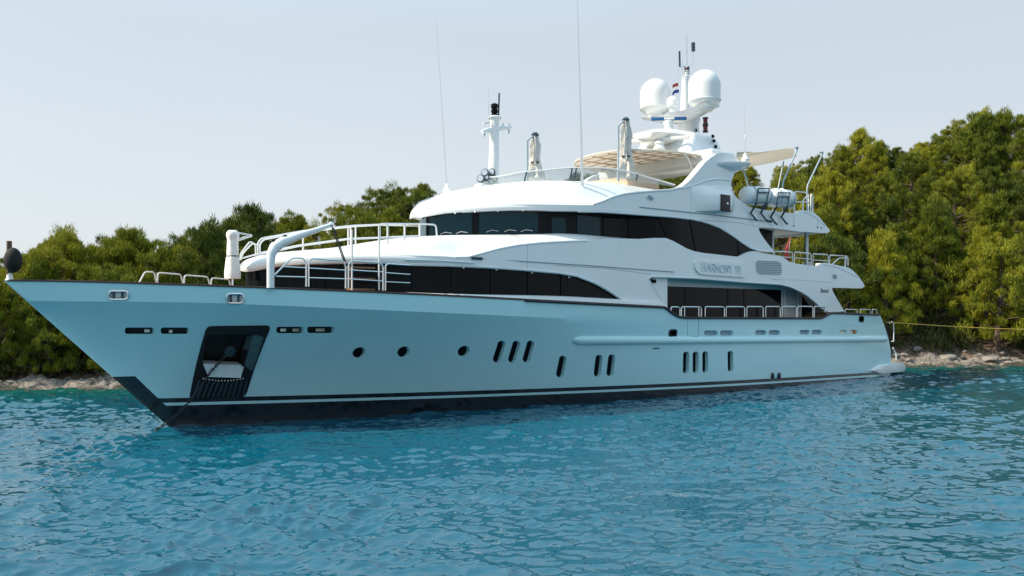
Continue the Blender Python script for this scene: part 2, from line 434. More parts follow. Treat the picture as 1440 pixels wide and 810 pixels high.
def cut_hull():
    mb = MB(); slots = []
    def cutter(pxo, depth, mat):
        uz = trace(pxo, hv); n = len(uz); o = len(mb.f)
        vo = [(a, hv(a, c)+0.25, c) for a, c in uz]; vi = [(a, hv(a, c)-depth, c) for a, c in uz]
        mb.add(vo+vi, [tuple(range(n)), tuple(reversed(range(n, 2*n)))]+[(i, n+i, n+(i+1) % n, (i+1) % n) for i in range(n)])
        slots.extend([mat]*(len(mb.f)-o))
    for p in ports_round+ports_oval: cutter(p, 0.22, 0)
    for p in slots_bow: cutter(p, 0.22, 0)
    for p in slots_aft: cutter(p, 0.2, 0)
    for p in hawse: cutter(p, 0.2, 1)
    for p in fair: cutter(p, 0.09, 1)
    cutter(pocket, 0.75, 1)
    me = bpy.data.meshes.new('cut'); me.from_pydata([(a, -b, c) for a, b, c in mb.v], [], mb.f)
    for i, p in enumerate(me.polygons): p.material_index = slots[i]
    for m in (HULL, M['black'], M['teak']): me.materials.append(m)
    bm = bmesh.new(); bm.from_mesh(me); bmesh.ops.recalc_face_normals(bm, faces=bm.faces); bm.to_mesh(me); bm.free()
    co = bpy.data.objects.new('cut', me); col.objects.link(co); co.parent = yacht
    md = hull.modifiers.new('cut', 'BOOLEAN'); md.operation = 'DIFFERENCE'; md.solver = 'EXACT'; md.object = co
    bpy.context.view_layer.update()
    dg = bpy.context.evaluated_depsgraph_get()
    res = bpy.data.meshes.new_from_object(hull.evaluated_get(dg))
    hull.modifiers.clear(); old = hull.data; hull.data = res; res.name = 'hull'
    bpy.data.objects.remove(co); bpy.data.meshes.remove(me); bpy.data.meshes.remove(old)
    for p in res.polygons: p.use_smooth = True
    res.set_sharp_from_angle(angle=R(28))
    kn = [abs(v.co.z-zk(v.co.x)) < 0.006 and abs(v.co.y) > 0.05 for v in res.vertices]     # the knuckle is a crisp crease forward
    at_ = res.attributes.get('sharp_edge') or res.attributes.new('sharp_edge', 'BOOLEAN', 'EDGE')
    for e in res.edges:
        a, b = e.vertices
        if kn[a] and kn[b] and res.vertices[a].co.x < 13: at_.data[e.index].value = True
cut_hull()
for p in hull.data.polygons:          # the deck sheet is laid teak
    if p.normal.z > 0.9 and p.center.z > 3.2: p.material_index = 2

def px_plate(pxo, vf, off, thick, name, mat, parent=yacht, step=0.35, holes=(), smooth=40):
    return plate(trace(pxo, vf, off), vf, off, thick, step, [trace(h, vf, off) for h in holes]).build(name, mat, parent, smooth=smooth)
def grow(poly, k):
    cx = sum(p[0] for p in poly)/len(poly); cy = sum(p[1] for p in poly)/len(poly)
    return [(cx+(x-cx)*k, cy+(y-cy)*k) for x, y in poly]
def pane_behind(pxo, depth, name, mat, k=1.25):
    uz = trace(pxo, hv); cu = sum(a for a, _ in uz)/len(uz); cz = sum(c for _, c in uz)/len(uz)
    uz = [(cu+(a-cu)*k, cz+(c-cz)*k) for a, c in uz]; n = len(uz)
    vs = [(a, hv(a, c)-depth, c) for a, c in uz]+[(a, hv(a, c)-depth-0.03, c) for a, c in uz]
    return MB().add(vs, [tuple(range(n)), tuple(reversed(range(n, 2*n)))]+[(i, n+i, n+(i+1) % n, (i+1) % n) for i in range(n)]).build(name, mat, yacht)
for p in ports_round+ports_oval: pane_behind(p, 0.17, 'porthole', M['glass'])
for p in slots_bow: pane_behind(p, 0.18, 'bulwark_vent', M['black'], 1.1)
for p in slots_aft[:6]: pane_behind(p, 0.14, 'freeing_port', M['grey'], 1.1)
for p in slots_aft[6:]: pane_behind(p, 0.10, 'quarter_light', M['ivory'], 1.1)
# the glint of gear inside the bow slots and the drum in the aftermost slot
for (x, y, w, mt) in ((207, 465, 0.16, 'ivory'), (398, 464, 0.18, 'ivory'), (416, 464, 0.22, 'tan'), (240, 466, 0.10, 'ivory'), (450, 464, 0.3, 'tan')):
    q = on(x, y, hv, -0.13); MB().box(q, (w, 0.08, 0.10), bev=0.02).build('fairlead_roller', M[mt], yacht)
q = on(1201.5, 466.8, hv, -0.05); MB().ball(q, 0.10).build('drum', M['orange'], yacht)
# chrome fairleads in the bow bulwark
for p in fair:
    uz = trace(p, hv); ring = [(a, hv(a, c)+0.012, c) for a, c in uz]
    f = MB().tube(ring+[ring[0]], 0.035, 6, caps=False).build('fairlead', M['steel'], yacht)
    pl = trace(grow(p, 1.08), hv)
    n = len(pl); vs = [(a, hv(a, c)-0.05, c) for a, c in pl]+[(a, hv(a, c)-0.08, c) for a, c in pl]
    MB().add(vs, [tuple(range(n)), tuple(reversed(range(n, 2*n)))]+[(i, n+i, n+(i+1) % n, (i+1) % n) for i in range(n)]).build('backing', M['matwhite'], f)
    cu = sum(a for a, _ in uz)/n; cz = sum(c for _, c in uz)/n; L_ = max(a for a, _ in uz)-min(a for a, _ in uz)
    for s_ in (-0.22, 0.22):
        a = cu+s_*L_; MB().tube([(a, hv(a, cz)-0.03, cz-0.15), (a, hv(a, cz)-0.03, cz+0.15)], 0.035).build('roller', M['darkgrey'], f)
for p in hawse:
    uz = trace(p, hv); ring = [(a, hv(a, c)+0.01, c) for a, c in uz]
    MB().tube(ring+[ring[0]], 0.03, 6, caps=False).build('hawse_ring', M['darkgrey'], yacht)

# anchor pocket: black surround, steel tray, ribbed chafe plate
outer = round_poly([(290.5, 458.5), (381.5, 457.5), (345, 558.5), (265.5, 562.5)], 8)
ap = px_plate(outer, hv, 0.02, 0.05, 'anchor_pocket', M['black'], holes=[pocket])
def tray():
    bed = trace([(285.5, 512), (343, 514), (338, 529), (291, 527.5)], hv); mb = MB()
    a, b, c, d = [(u_, hv(u_, z_), z_) for u_, z_ in bed]
    mb.loft([[a, b], [(a[0], a[1]-0.55, a[2]+0.1), (b[0], b[1]-0.55, b[2]+0.1)]])
    ins = lambda p, k, dz: (p[0], p[1]+k, p[2]+dz)
    mb.loft([[ins(a, 0.015, 0), ins(b, 0.015, 0)], [ins(d, 0.06, 0), ins(c, 0.06, 0)], [ins(d, 0.05, -0.05), ins(c, 0.05, -0.05)], [ins(d, 0.015, -0.06), ins(c, 0.015, -0.06)]])
    return mb
def chute():
    mb = MB(); e = trace([(357, 470), (370, 474), (354, 522), (343, 514)], hv); e = [(u_, hv(u_, z_), z_) for u_, z_ in e]; f = lambda p, k: (p[0], p[1]+k, p[2])
    mb.loft([[f(e[0], 0.015), f(e[3], 0.015)], [f(e[1], 0.06), f(e[2], 0.06)], [f(e[1], 0.015), f(e[2], 0.015)]])
    mb.loft([[f(e[0], 0.01), f(e[3], 0.01)], [f(e[0], -0.5), f(e[3], -0.5)]])
    return mb
chute().build('side_chute', M['chute'], ap)
tray().build('anchor_tray', M['tray'], ap)
for i in range(11):
    x0, x1 = 272+i*7.1, 281+i*6.6
    a = on(x1, 537-abs(i-5)*0.6+1, hv, 0.03); b = on(x0-1, 559.5-i*0.28, hv, 0.03)
    MB().tube([a, b], 0.028, 6).build('rib', M['darkgrey'], ap)
for i in range(14):
    q = on(286+i*4.3, 532.5+math.sin(i/13*math.pi)*3, hv, 0.05); MB().ball(q, 0.022, 8, 6).build('stud', M['matwhite'], ap)
q = on(322, 493, hv, -0.45); MB().lathe([(0.10, 0), (0.16, 0.02), (0.19, 0.08), (0.16, 0.14), (0.10, 0.15)], q, 16, axis=(0, 1, -0.25)).build('hawse_pipe', M['darkgrey'], ap)

# cap rail along the bulwark
def cap_rail():
    mb = MB(); us = list(np.linspace(-4.5, 3, 50))+list(np.linspace(3.2, 18.6, 40))+list(np.linspace(18.7, 20.4, 16))+list(np.linspace(20.8, 30.8, 18))+list(np.linspace(31, 32.7, 16))+list(np.linspace(33, 37.85, 10))
    secs = []
    for u in us:
        b = max(0.02, hv(u, zsheer(u))); z = zsheer(u)
        secs.append([(u, b+0.025, z-0.025), (u, b+0.035, z+0.005), (u, b+0.02, z+0.035), (u, max(0.0, b-0.16), z+0.04), (u, max(0.0, b-0.17), z-0.03)])
    mb.loft(secs, closed=True, caps=True); mb.mirror()
    return mb
cap_rail().build('cap_rail', M['cap'], yacht, smooth=50)
# black rubbing line from the full-beam windows aft
def sheer_line():
    mb = MB(); us = list(np.linspace(11, 18.6, 24))+list(np.linspace(18.7, 20.4, 16))+list(np.linspace(20.8, 30.8, 18))+list(np.linspace(31, 32.7, 16))+list(np.linspace(33, 37.85, 10))
    for s_ in (1, -1): mb.tube([(u, s_*(hv(u, zsheer(u))+0.035), zsheer(u)-0.02) for u in us], 0.055, 6)
    return mb
sheer_line().build('rubbing_line', M['black'], yacht)
# the rounded rub rail on the after topsides
def rub():
    mb = MB()
    for s_ in (1, -1):
        secs = []
        us = list(np.linspace(13.75, 14.2, 8))+list(np.linspace(14.6, 38.9, 50))
        zc = lambda u: 2.52-(u-13.9)*0.0165
        for u in us:
            k = min(1.0, math.sqrt(max(0.0, (u-13.72)/0.4))); z = zc(u)
            secs.append([(u, s_*(hv(u, z+dz)+dv*k), z+dz*k) for dv, dz in ((-0.02, 0.20), (0.05, 0.17), (0.115, 0.08), (0.13, 0.0), (0.12, -0.09), (0.09, -0.125), (-0.02, -0.13))])
        mb.loft(secs, closed=True, caps=True)
    return mb
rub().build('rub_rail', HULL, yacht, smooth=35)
# swim platform
def platform():
    mb = MB(); secs = []
    for u in np.linspace(36.4, 42.25, 26):
        k = sstep(36.4, 38.4, u); e = math.sqrt(max(0.0, 1-((u-41.2)/1.1)**2)) if u > 41.2 else 1.0
        hb = (hv(u, 0.5) if u < 39.5 else hv(39.5, 0.5)-0.05*(u-39.5)**2)
        w = hb+0.02+0.20*k; w = w*(0.82+0.18*e); zt = 0.30+0.34*k*1.0; zb = 0.30-0.22*k
        zt = 0.42+0.24*k-0.1*sstep(40.5, 42.2, u); zb = 0.36-0.26*k
        sec = [(u, w-0.16, zt), (u, w-0.04, zt-0.06), (u, w, (zt+zb)/2), (u, w-0.05, zb+0.05), (u, w-0.2, zb)]
        secs.append(sec+[(a, -b, c) for a, b, c in reversed(sec)])
    mb.loft(secs, closed=True, caps=True)
    return mb
platform().build('swim_platform', M['white'], yacht, smooth=50)
for x in (1087, 1096):
    q = on(x, 528.5, hv, 0.06); MB().ball(q, (0.10, 0.06, 0.17), 10, 8).build('exhaust_outlet', M['black'], yacht)
q = on(923, 489.8, hv, 0.01); MB().box(q, (0.40, 0.03, 0.05), bev=0.01).build('overflow_lip', M['darkgrey'], yacht)

# ------------------------------------------------------------------ superstructure forms
def VB0(u):
    t = clamp((u-2.3)/9.0); b = 4.42*(1-(1-t)**2.2)**0.75 if t > 0 else 0.0
    return b-0.30*(max(0, u-27)/10)**2
def VB(u, z=0): return max(0.0, VB0(u)-0.07*max(0, z-5.0))
def VC0(u):
    t = clamp((u-9.2)/8.3); b = 4.15*(1-(1-t)**2.2)**0.75 if t > 0 else 0.0
    return b-0.30*(max(0, u-26)/8)**2
def VC(u, z=0): return max(0.0, VC0(u)-0.06*max(0, z-7.6))
def VW(u, z=0):      # wheelhouse wall: rounded front, then stepping out to the shell where the arch windows begin
    t = clamp((u-9.85)/6.0); b = 3.35*(1-(1-t)**2.2)**0.72 if t > 0 else 0.0
    return b+0.74*sstep(17.2, 20.2, u)

b_low_px = [(346,384.5),(360,381),(380,377),(400,374.5),(440,372),(490,370.6),(540,370.6),(575,371.6),(630,373),(685,375.6),(735,379.3),(785,383.8),(810,388),(835,397.5),(848,404),(860,411),(874,420.5),(885.4,425.2),(897,428),(930.3,429)]
b_up_px = [(658,362),(676.7,357),(701.7,350),(726.7,345.3),(760,341.7),(798,339.9),(825,338.6),(850,335.5),(880,335.6),(898,336),(920,334.6),(936.7,334.8),(947,339),(958,345),(966,349.5),(976,353.2),(990,355.8),(1005,357.4),(1036,360.9),(1041,360),(1050,355.4),(1058.6,353),(1072,355.8),(1089.8,358.7),(1096,359.3),(1101,361.5),(1109.7,367.8),(1120,370.8),(1135,372.7),(1152,374),(1156.5,370.7),(1160.8,369.4),(1193.4,376.3),(1199,380),(1207.6,389),(1214,398),(1216,402.5),(1212,405.6),(1170,404.7),(1170.7,409),(1178,422),(1186,435.4),(1185,437.6),(1163.6,438.2),(1155,433),(1148,426.5),(1141,420.3),(1134,414.8),(1126.7,410.4),(1118,406.2),(1110,403),(1102,400.8),(1095.5,399.6),(1050,396.8),(976,391),(925,389),(915,389.2),(912,391),(912,394),(930.5,422)]
zB_low = zcurve(b_low_px[:-1], VB, 0.3)
# brow thickness forward
zB_crest_f = lambda u: zB_low(u)+0.30
crest_uz = trace(b_up_px[:1], VB)[0]
fore_us = list(np.linspace(4.2, crest_uz[0]-0.15, 14))
fore_low = [(u, zB_low(u)) for u in fore_us]
b_out = [(fore_us[0], zB_crest_f(fore_us[0]))]+[(u, zB_crest_f(u)) for u in fore_us[1:]]+trace(b_up_px, VB)
low_tr = trace(b_low_px, VB)
b_out += [p for p in reversed(low_tr) if p[0] > fore_us[-1]]+list(reversed(fore_low))
clean = [b_out[0]]
for p in b_out[1:]:
    if (Vector(p)-Vector(clean[-1])).length > 0.02: clean.append(p)
VBp = lambda u, z=0: VB(u, z)-0.12*(1-sstep(4.2, 7.5, u))     # the panel fairs into the brow forward
shell = plate(clean, VBp, 0.0, 0.16, 0.32)
# rounded lips along the lower arches and the bright crest bead
def bead(px_list, vf, r, mb, off=0.0): mb.tube([on(x, y, vf, off) for x, y in px_list], r, 8)
bead([(575,371.4),(630,372.8),(685,375.4),(735,379),(785,383.5),(810,387.6),(835,397),(848,403.6),(860,410.6),(874,420),(885.4,424.8),(897,427.4),(930,428.4)], VB, 0.055, shell, -0.03)
bead([(930.5,423),(912,394.5),(911.6,391.5),(915,389.1),(925,389),(976,391),(1050,396.8),(1095.5,399.6),(1102,400.8),(1110,403),(1118,406.2),(1126.7,410.4),(1134,414.8),(1141,420.3),(1148,426.5),(1155,433),(1163.6,438.2),(1186,437.4)], VB, 0.055, shell, -0.03)
bead([(640,362.2),(658,361.8),(676.7,356.7),(701.7,350),(726.7,345.3),(760,341.7),(798,339.7),(825,338.6)], VB, 0.045, shell, -0.02)
shell.mirror()
shell_o = shell.build('upper_deck_shell', M['white'], yacht, smooth=35)

# coaming and brow forward of the wheelhouse: one smooth crowned surface
zB_top = smooth_curve([(2.3, 5.28), (3.5, 5.60), (5.8, 5.88), (7.3, 6.18), (8.4, 6.38), (9.5, 6.46), (14, 6.74), (17, 6.72), (19.5, 6.62), (21, 6.45)], w=1.0)
zB_crest = lambda u: zB_crest_f(u) if u < crest_uz[0] else float(np.interp(u, [p[0] for p in crest_line], [p[1] for p in crest_line]))
crest_line = trace(b_up_px[:12], VB)
def coaming():
    mb = MB(); secs = []
    us = [2.305, 2.32, 2.34, 2.37, 2.42, 2.5, 2.65, 2.85, 3.1, 3.4, 3.8]+list(np.linspace(4.3, 17.6, 58))
    for u in us:
        b = VB(u, 5.3); zl, zc, zt = zB_low(u), zB_crest(u), zB_top(u)
        fw = sstep(crest_uz[0]+0.3, crest_uz[0]-1.5, u)
        zt = max(zt, zc+0.03)
        vin = max(0.0, min(b-0.35, (b*0.62 if u < 8 else max(b*0.62, VW(u)+0.25)) if u < 12 else VW(u)+0.22))
        vin = min(vin, b*0.93)
        nose = math.sqrt(max(0.0, 1-(1-clamp((u-2.3)/0.55))**2)); zm = zl+0.12; zl = zm-0.12*nose; zc = zm+0.18*nose if u < 2.85 else zc; zt = zm+(zt-zm)*nose if u < 2.85 else zt
        b -= 0.09*(1-fw)
        sec = []
        if True:
            sec += [(u, b*0.90, zl-0.0), (u, b-0.02*fw, zl+0.03)]
            sec += [(u, b+0.015*fw, zl+0.15*fw+(zc-zl)*(1-fw)*0.4-0.1*(1-fw)), (u, b-0.03, zc-0.02)]
        for k in (0.10, 0.22, 0.36, 0.5, 0.64, 0.78, 0.9, 1.0):
            s_ = k*k*(3-2*k)*(1-fw)+fw*math.sin(k*math.pi/2)
            dip = -0.10*(1-fw)*math.sin(math.pi*min(1, k*1.6))*sstep(16, 11, u)*(1 if k < 0.62 else 0)
            sec.append((u, b-0.03+(vin-b+0.03)*k, zc+(zt-zc)*s_+dip))
        sec += [(u, vin*0.6, zt+0.05), (u, 0.0, zt+0.08)]
        secs.append(sec)
    mb.loft(secs); mb.mirror()
    return mb
coaming().build('foredeck_coaming', M['white'], yacht, smooth=60)

# main deck house: black band behind the brow and its panes
def house_v(u, z=0):
    t = clamp((u-2.55)/9.0); b = 4.25*(1-(1-t)**2.2)**0.75 if t > 0 else 0.0
    return b
hp = [(u, house_v(u)) for u in [2.56, 2.6, 2.7, 2.9, 3.2, 3.6]+list(np.linspace(4.2, 18.4, 30))]
def main_house():
    mb = MB(); pl = hp+[(a, -b) for a, b in reversed(hp)]
    mb.prism(pl, 3.3, lambda u: zB_low(u)+0.12)
    return mb
main_house().build('main_deck_house', M['frame'], yacht, smooth=30)
def house_pane(x0, x1, name='window'):
    a = on(x0, 395, house_v, 0.03)[0]; b = on(x1, 395, house_v, 0.03)[0]
    us = np.linspace(a, b, 14); z1 = lambda u: zB_low(u)+0.02
    uz = [(u, zsheer(u)-0.05) for u in us]+[(u, z1(u)) for u in reversed(us)]
    return plate(uz, house_v, 0.03, 0.04, 0.5).build(name, M['glass'], yacht)
for x0, x1 in ((356, 376), (381, 412), (416, 443), (447, 486), (490, 535), (539, 577), (579, 629), (634, 685), (690, 737), (742, 785)): house_pane(x0, x1)
px_plate([(789,386),(812,391),(835,400),(848,407),(860,414),(872,422.5),(872.5,428),(789,425)], house_v, 0.03, 0.04, 'window', M['glass'])
# white sill between windows and cap rail
def sill():
    mb = MB(); secs = []
    for u in np.linspace(6.2, 19.0, 40):
        h = 0.005+0.17*sstep(6.2, 14, u); z = zsheer(u)
        b = hv(u, z)
        secs.append([(u, b-0.02, z+0.045), (u, b-0.05, z+0.05+h*0.7), (u, b-0.14, z+0.05+h), (u, b-0.6, z+0.05+h)])
    mb.loft(secs); mb.mirror(); return mb
sill().build('window_sill', M['white'], yacht)
# recessed main saloon side with its glazing
def saloon():
    mb = MB()
    mb.box(((18.6+33.2)/2, 0, (3.3+5.25)/2), (33.2-18.6, 6.5, 5.25-3.3))
    mb.box((18.9, 3.75, 4.25), (0.9, 1.0, 1.9)); mb.box((18.9, -3.75, 4.25), (0.9, 1.0, 1.9))
    return mb
saloon().build('saloon_wall', M['white'], yacht)
sal = lambda u, z=0: 3.25
px_plate([(930.8,402.4),(1098.5,407.8),(1098.5,447),(930.8,445)], sal, 0.03, 0.05, 'window_band', M['frame'], step=1)
for x0, x1 in ((931.5, 962), (963.5, 1022), (1024, 1045), (1046.5, 1098)):
    px_plate([(x0, 402.6+(x0-931)*0.032), (x1, 402.6+(x1-931)*0.032), (x1, 447), (x0, 445)], sal, 0.05, 0.02, 'window', M['glass'], step=1)
px_plate([(1105,409),(1119.5,409.5),(1119.5,447),(1105,447)], sal, 0.03, 0.03, 'louvred_door', M['matwhite'], step=1)
for i in range(11):
    a = on(1105.5, 412+i*3.1, sal, 0.05); b = on(1119, 412.3+i*3.1, sal, 0.05); MB().tube([a, b], 0.02, 5).build('slat', M['grey'], yacht)
px_plate([(1127.5,411),(1152,416),(1156,447),(1127.5,447)], sal, 0.03, 0.03, 'side_door', M['glass'], step=1)
for x in (1103.5, 1121.5, 1126): 
    a = on(x, 408, sal, 0.06); b = on(x, 447, sal, 0.06); MB().tube([a, b], 0.05, 6).build('door_post', M['matwhite'], yacht)
q = on(919.5, 395.5, lambda u, z: 4.2); MB().ball(q, (0.12, 0.10, 0.10)).build('deck_lamp', M['frame'], yacht)

# upper deck slab with the after overhang
def slab(u0, u1, vf, z0, z1, rnd, name, mat):
    us = list(np.linspace(u0, u1-rnd, 16))+[u1-rnd+rnd*math.sin(i/10*math.pi/2) for i in range(1, 11)]
    pl = []
    for u in us:
        k = 1.0 if u <= u1-rnd else max(0.0, 1-((u-(u1-rnd))/rnd)**2.4)**(1/2.4)
        pl.append((u, vf(u)*k))
    pl = [p for p in pl if p[1] > 0.01]
    return MB().prism(pl+[(a, -b) for a, b in reversed(pl)], z0, z1).build(name, mat, yacht, smooth=30)
slab(17.5, 37.3, lambda u: VB(u, 5.2)-0.13, 5.20, 5.36, 2.0, 'upper_deck', M['matwhite'])
slab(17.5, 33.3, lambda u: VC(u, 7.9)-0.12, 7.92, 8.06, 2.0, 'sun_deck', M['ivory'])
# stern bulwarks of both overhangs
def stern_wall(u1, rnd, vf, z0, z1, name):
    mb = MB(); secs = []
    for i in range(-24, 25):
        t = i/24*math.pi/2; c = abs(math.cos(t))**(2/2.4); s_ = math.copysign(abs(math.sin(t))**(2/2.4), t)
        u = u1-rnd+rnd*c; v = (vf(u1-rnd)-0.01)*s_
        secs.append([(u, v, z0), (u+0.05, v*1.0, (z0+z1)/2-0.1), (u-0.22, v*0.985, z1), (u-0.34, v*0.95, z1), (u-0.16, v*0.95, z0)])
    mb.loft(secs, closed=True, caps=True)
    return mb.build(name, M['white'], yacht, smooth=50)
stern_wall(36.9, 1.6, lambda u: VB(u, 5.4), 5.02, 5.75, 'stern_bulwark')
stern_wall(33.1, 1.5, lambda u: VC(u, 8), 7.80, 8.45, 'stern_bulwark')

c_low_px = [(590,308.5),(603,304.5),(626.7,300.4),(660,298),(693,296.2),(726.7,295.3),(760,295.6),(780,296.5),(813,297),(846.7,297.5),(880,300),(913,302.5)]
zC_low = zcurve(c_low_px, VC, 0.3)
# wheelhouse and sky lounge: dark wall with panes
wp = [(u, VW(u)) for u in [9.86, 9.9, 10.0, 10.15, 10.35, 10.6]+list(np.linspace(11, 17, 14))+list(np.linspace(17.2, 26.0, 30))]
MB().prism(wp+[(a, -b) for a, b in reversed(wp)], 5.3, lambda u: zC_low(u)+0.12 if u < 24 else 7.2).build('wheelhouse', M['frame'], yacht, smooth=30)
for pxs, mt in (([(604,306),(627,301.5),(663.5,299),(663.5,332),(604,336)], 'tealglass'), ([(674,298.5),(757,297.5),(757,330),(674,331)], 'tealglass'),
            ([(776,306),(795.5,306.5),(795.5,330),(776,330)], 'tealglass'), ([(811.5,303),(843.5,304.5),(843.5,334),(811.5,332)], 'tealglass'),
            ([(848.5,304),(875,305),(875,336),(848.5,334)], 'glass'), ([(884,306),(922,307.5),(922,338),(884,338)], 'glass'),
            ([(926,307),(933,305),(965.5,308),(974,352),(969,350),(938,335)], 'glass'), ([(970,308),(985,311),(997,316),(1020,326.5),(1033,335.5),(1036,360),(1005,356.5),(990,355),(978.5,353)], 'glass'), ([(1037.5,339),(1051,352.5),(1045,359),(1039.5,360.2)], 'glass')):
    px_plate(pxs, VW, 0.03, 0.03, 'window', M[mt], step=0.3)
px_plate([(771,302),(800,302.5),(800,330),(771,330)], VW, 0.018, 0.03, 'wheelhouse_door', M['frame'], step=1)
px_plate([(590.5,311),(600,306),(600,336),(590.5,336)], VW, 0.035, 0.03, 'front_pane', M['grey'], step=0.2)
for x, y in ((628, 326), (650, 325), (693, 323), (718, 322.5), (741, 322.5)):       # wipers
    a = on(x-9, y+3.5, VW, 0.08); b = on(x-2, y+0.6, VW, 0.10); c = on(x+8, y+2.0, VW, 0.08); MB().tube([a, b, c], 0.013, 5).build('wiper', M['steel'], yacht)

# sun deck shell with the arch leg
c_out_px = [(846.7,283.5),(863,276.7),(875,273.5),(886.7,271.7),(904,270),(921.7,268.7),(942,267.4),(954,264.5),(961,261),(968,255.5),(975,248),(983,238.5),(991.7,228),(1000,221),(1008,216.2),(1015,215),(1024,216.5),(1033,220),(1040,226),(1037,235),(1032.5,245),(1029,254),(1028,260),(1029,266),(1031.5,271.5),(1035,277),(1040,281.5),(1045,285.4),(1056.7,291.7),(1075,295),(1096.7,297.8),(1110,299.5),(1123,300.8),(1128,295.6),(1133,296),(1145,299),(1151.7,305),(1160,315),(1166,322.5),(1167,325.5),(1163,328),(1125,325.8),(1093,321.7),(1068,319.5),(1067,322),(1068,326),(1074,335),(1082,345.5),(1088.5,352.5),(1087.5,354.5),(1077,353.6),(1066.7,352.2),(1055,348.3),(1041.7,340),(1034,334),(1025,328),(1012,320),(996.7,314),(985,310.6),(971.7,308),(946.7,305),(913,302.5),(880,300),(846.7,297.5),(813,297),(780,296.5),(760,295.6),(726.7,295.3),(693,296.2),(660,298)]
c_crest_px = [(660,289.5),(693,288),(727,287.2),(760,287.3),(780,287.6),(815,288.4),(833,288.2),(846.7,283.5)]
cst = sorted(trace(c_crest_px, VC)); zC_crest_i = lerp(cst)
zC_crest = lambda u: zC_low(u)+0.26 if u < cst[0][0] else zC_crest_i(min(u, trace([(833, 288.2)], VC)[0][0]))
c_out = trace(c_crest_px, VC)+trace(c_out_px[1:], VC)
uC0 = cst[0][0]; VCp = lambda u, z=0: VC(u, z)-0.10*(1-sstep(uC0, uC0+2.2, u))
arch = plate(c_out, VCp, 0.0, 0.35, 0.30)
bead([(833,288.2),(846.7,283.4),(863,276.6),(875,273.4),(886.7,271.6),(904,269.9),(921.7,268.6),(942,267.3),(954,264.6),(963,264),(972,261.5),(980,258.6),(988,255.5),(995,253.6),(1005,252),(1015,252.2),(1026,253.2)], VC, 0.05, arch, -0.015)
bead([(813,297),(846.7,297.5),(880,300),(913,302.5),(946.7,305),(971.7,308),(985,310.6),(996.7,314),(1012,320),(1025,328),(1034,334),(1041.7,340),(1055,348.3),(1066.7,352.2),(1077,353.6),(1087,354)], VC, 0.05, arch, -0.03)
arch.mirror()
arch.build('sun_deck_shell', M['white'], yacht, smooth=35)
# the little wing shelf on the arch and the lamp pod below it
def shelf():
    mb = MB(); secs = []
    for px, py, w, d in ((1008, 228, 0.05, 0.05), (1016, 228, 0.35, 0.16), (1028, 228.5, 0.55, 0.34), (1040, 229, 0.60, 0.34), (1048, 229.8, 0.5, 0.16), (1051, 230, 0.3, 0.06)):
        u, v, z = on(px, py, VC); secs.append([(u, v-0.4, z), (u, v+w*0.6, z), (u, v+w*0.62, z-0.05), (u, v+w*0.3, z-0.12-d*0.6), (u, v-0.4, z-0.15-d)])
    mb.loft(secs, closed=True, caps=True); return mb
for s_ in (1, -1):
    m_ = shelf(); m_.v = [(a, b*s_, c) for a, b, c in m_.v]; m_.build('arch_shelf', M['white'], yacht, smooth=50)
def pod():
    mb = MB(); secs = []
    for px, w in ((972, 0.0), (980, 0.10), (990, 0.28), (1001, 0.42), (1018, 0.42), (1025, 0.30), (1030, 0.0)):
        a = on(px, 277, VC); b = on(px, 297, VC)
        secs.append([(a[0], a[1]-0.1, a[2]+0.55), (a[0], a[1]+w*0.25, a[2]+0.45), (a[0], a[1]+w*0.8, a[2]+0.12), (a[0], a[1]+w, a[2]), (a[0], a[1]+w*0.98, b[2]+0.05), (a[0], a[1]+w*0.9, b[2]), (a[0], a[1]-0.1, b[2]-0.05)])
    mb.loft(secs, closed=True, caps=True); return mb
for s_ in (-1, 1):
    m_ = pod(); m_.v = [(a, b*s_, c) for a, b, c in m_.v]; pd = m_.build('light_pod', M['white'], yacht, smooth=50)
q = on(1009, 287, VC); MB().box((q[0], q[1]+0.43, q[2]), (0.66, 0.1, 0.76), bev=0.03).build('sidelight_box', M['black'], pd)
MB().ball((q[0]+0.1, q[1]+0.45, q[2]-0.02), 0.07).build('lamp', M['steel'], pd)

# roof over the wheelhouse
zC_top = smooth_curve([(9.0, 7.72), (9.8, 8.0), (10.8, 8.36), (12.2, 8.72), (13.6, 8.95), (15, 9.06), (18, 9.25), (21, 9.2), (24, 9.1)], w=0.8)
def roof():
    mb = MB(); secs = []
    us = [9.204, 9.215, 9.235, 9.27, 9.32, 9.4, 9.55, 9.75, 10.0, 10.3]+list(np.linspace(10.8, 22.5, 44))
    for u in us:
        b = VC(u, 7.8); zl, zc, zt = zC_low(u), zC_crest(u), zC_top(u)
        fw = sstep(13.0, 10.5, u); vin = max(0.0, b-1.55)*(0.9)
        groove = 0.03*(1-fw); nose = math.sqrt(max(0.0, 1-(1-clamp((u-9.2)/0.5))**2)); zm = zl+0.12
        zl = zm-0.12*nose
        if u < 9.7: zc = zm+(zc-zm)*nose; zt = zm+(zt-zm)*nose
        sec = [(u, max(0, VW(u)-0.3), zl+0.10), (u, b*0.95, zl+0.01), (u, b-0.01, zl+0.02), (u, b+0.015, zl+0.10*nose), (u, b-0.01, zl+0.17*nose), (u, b-0.04-groove, zc-0.02)]
        for k in (0.12, 0.26, 0.4, 0.55, 0.7, 0.85, 1.0):
            s_ = (k*k*(3-2*k))*(1-fw)+fw*math.sin(k*math.pi/2)
            s_ = 0.5*s_+0.5*math.sin(k*math.pi/2)
            sec.append((u, b-0.04-groove+(vin-b+0.04+groove)*k, zc+(zt-zc)*s_))
        sec += [(u, vin*0.5, zt+0.04), (u, 0.0, zt+0.05)]
        secs.append(sec)
    mb.loft(secs); mb.mirror(); return mb
roof().build('wheelhouse_roof', M['white'], yacht, smooth=60)

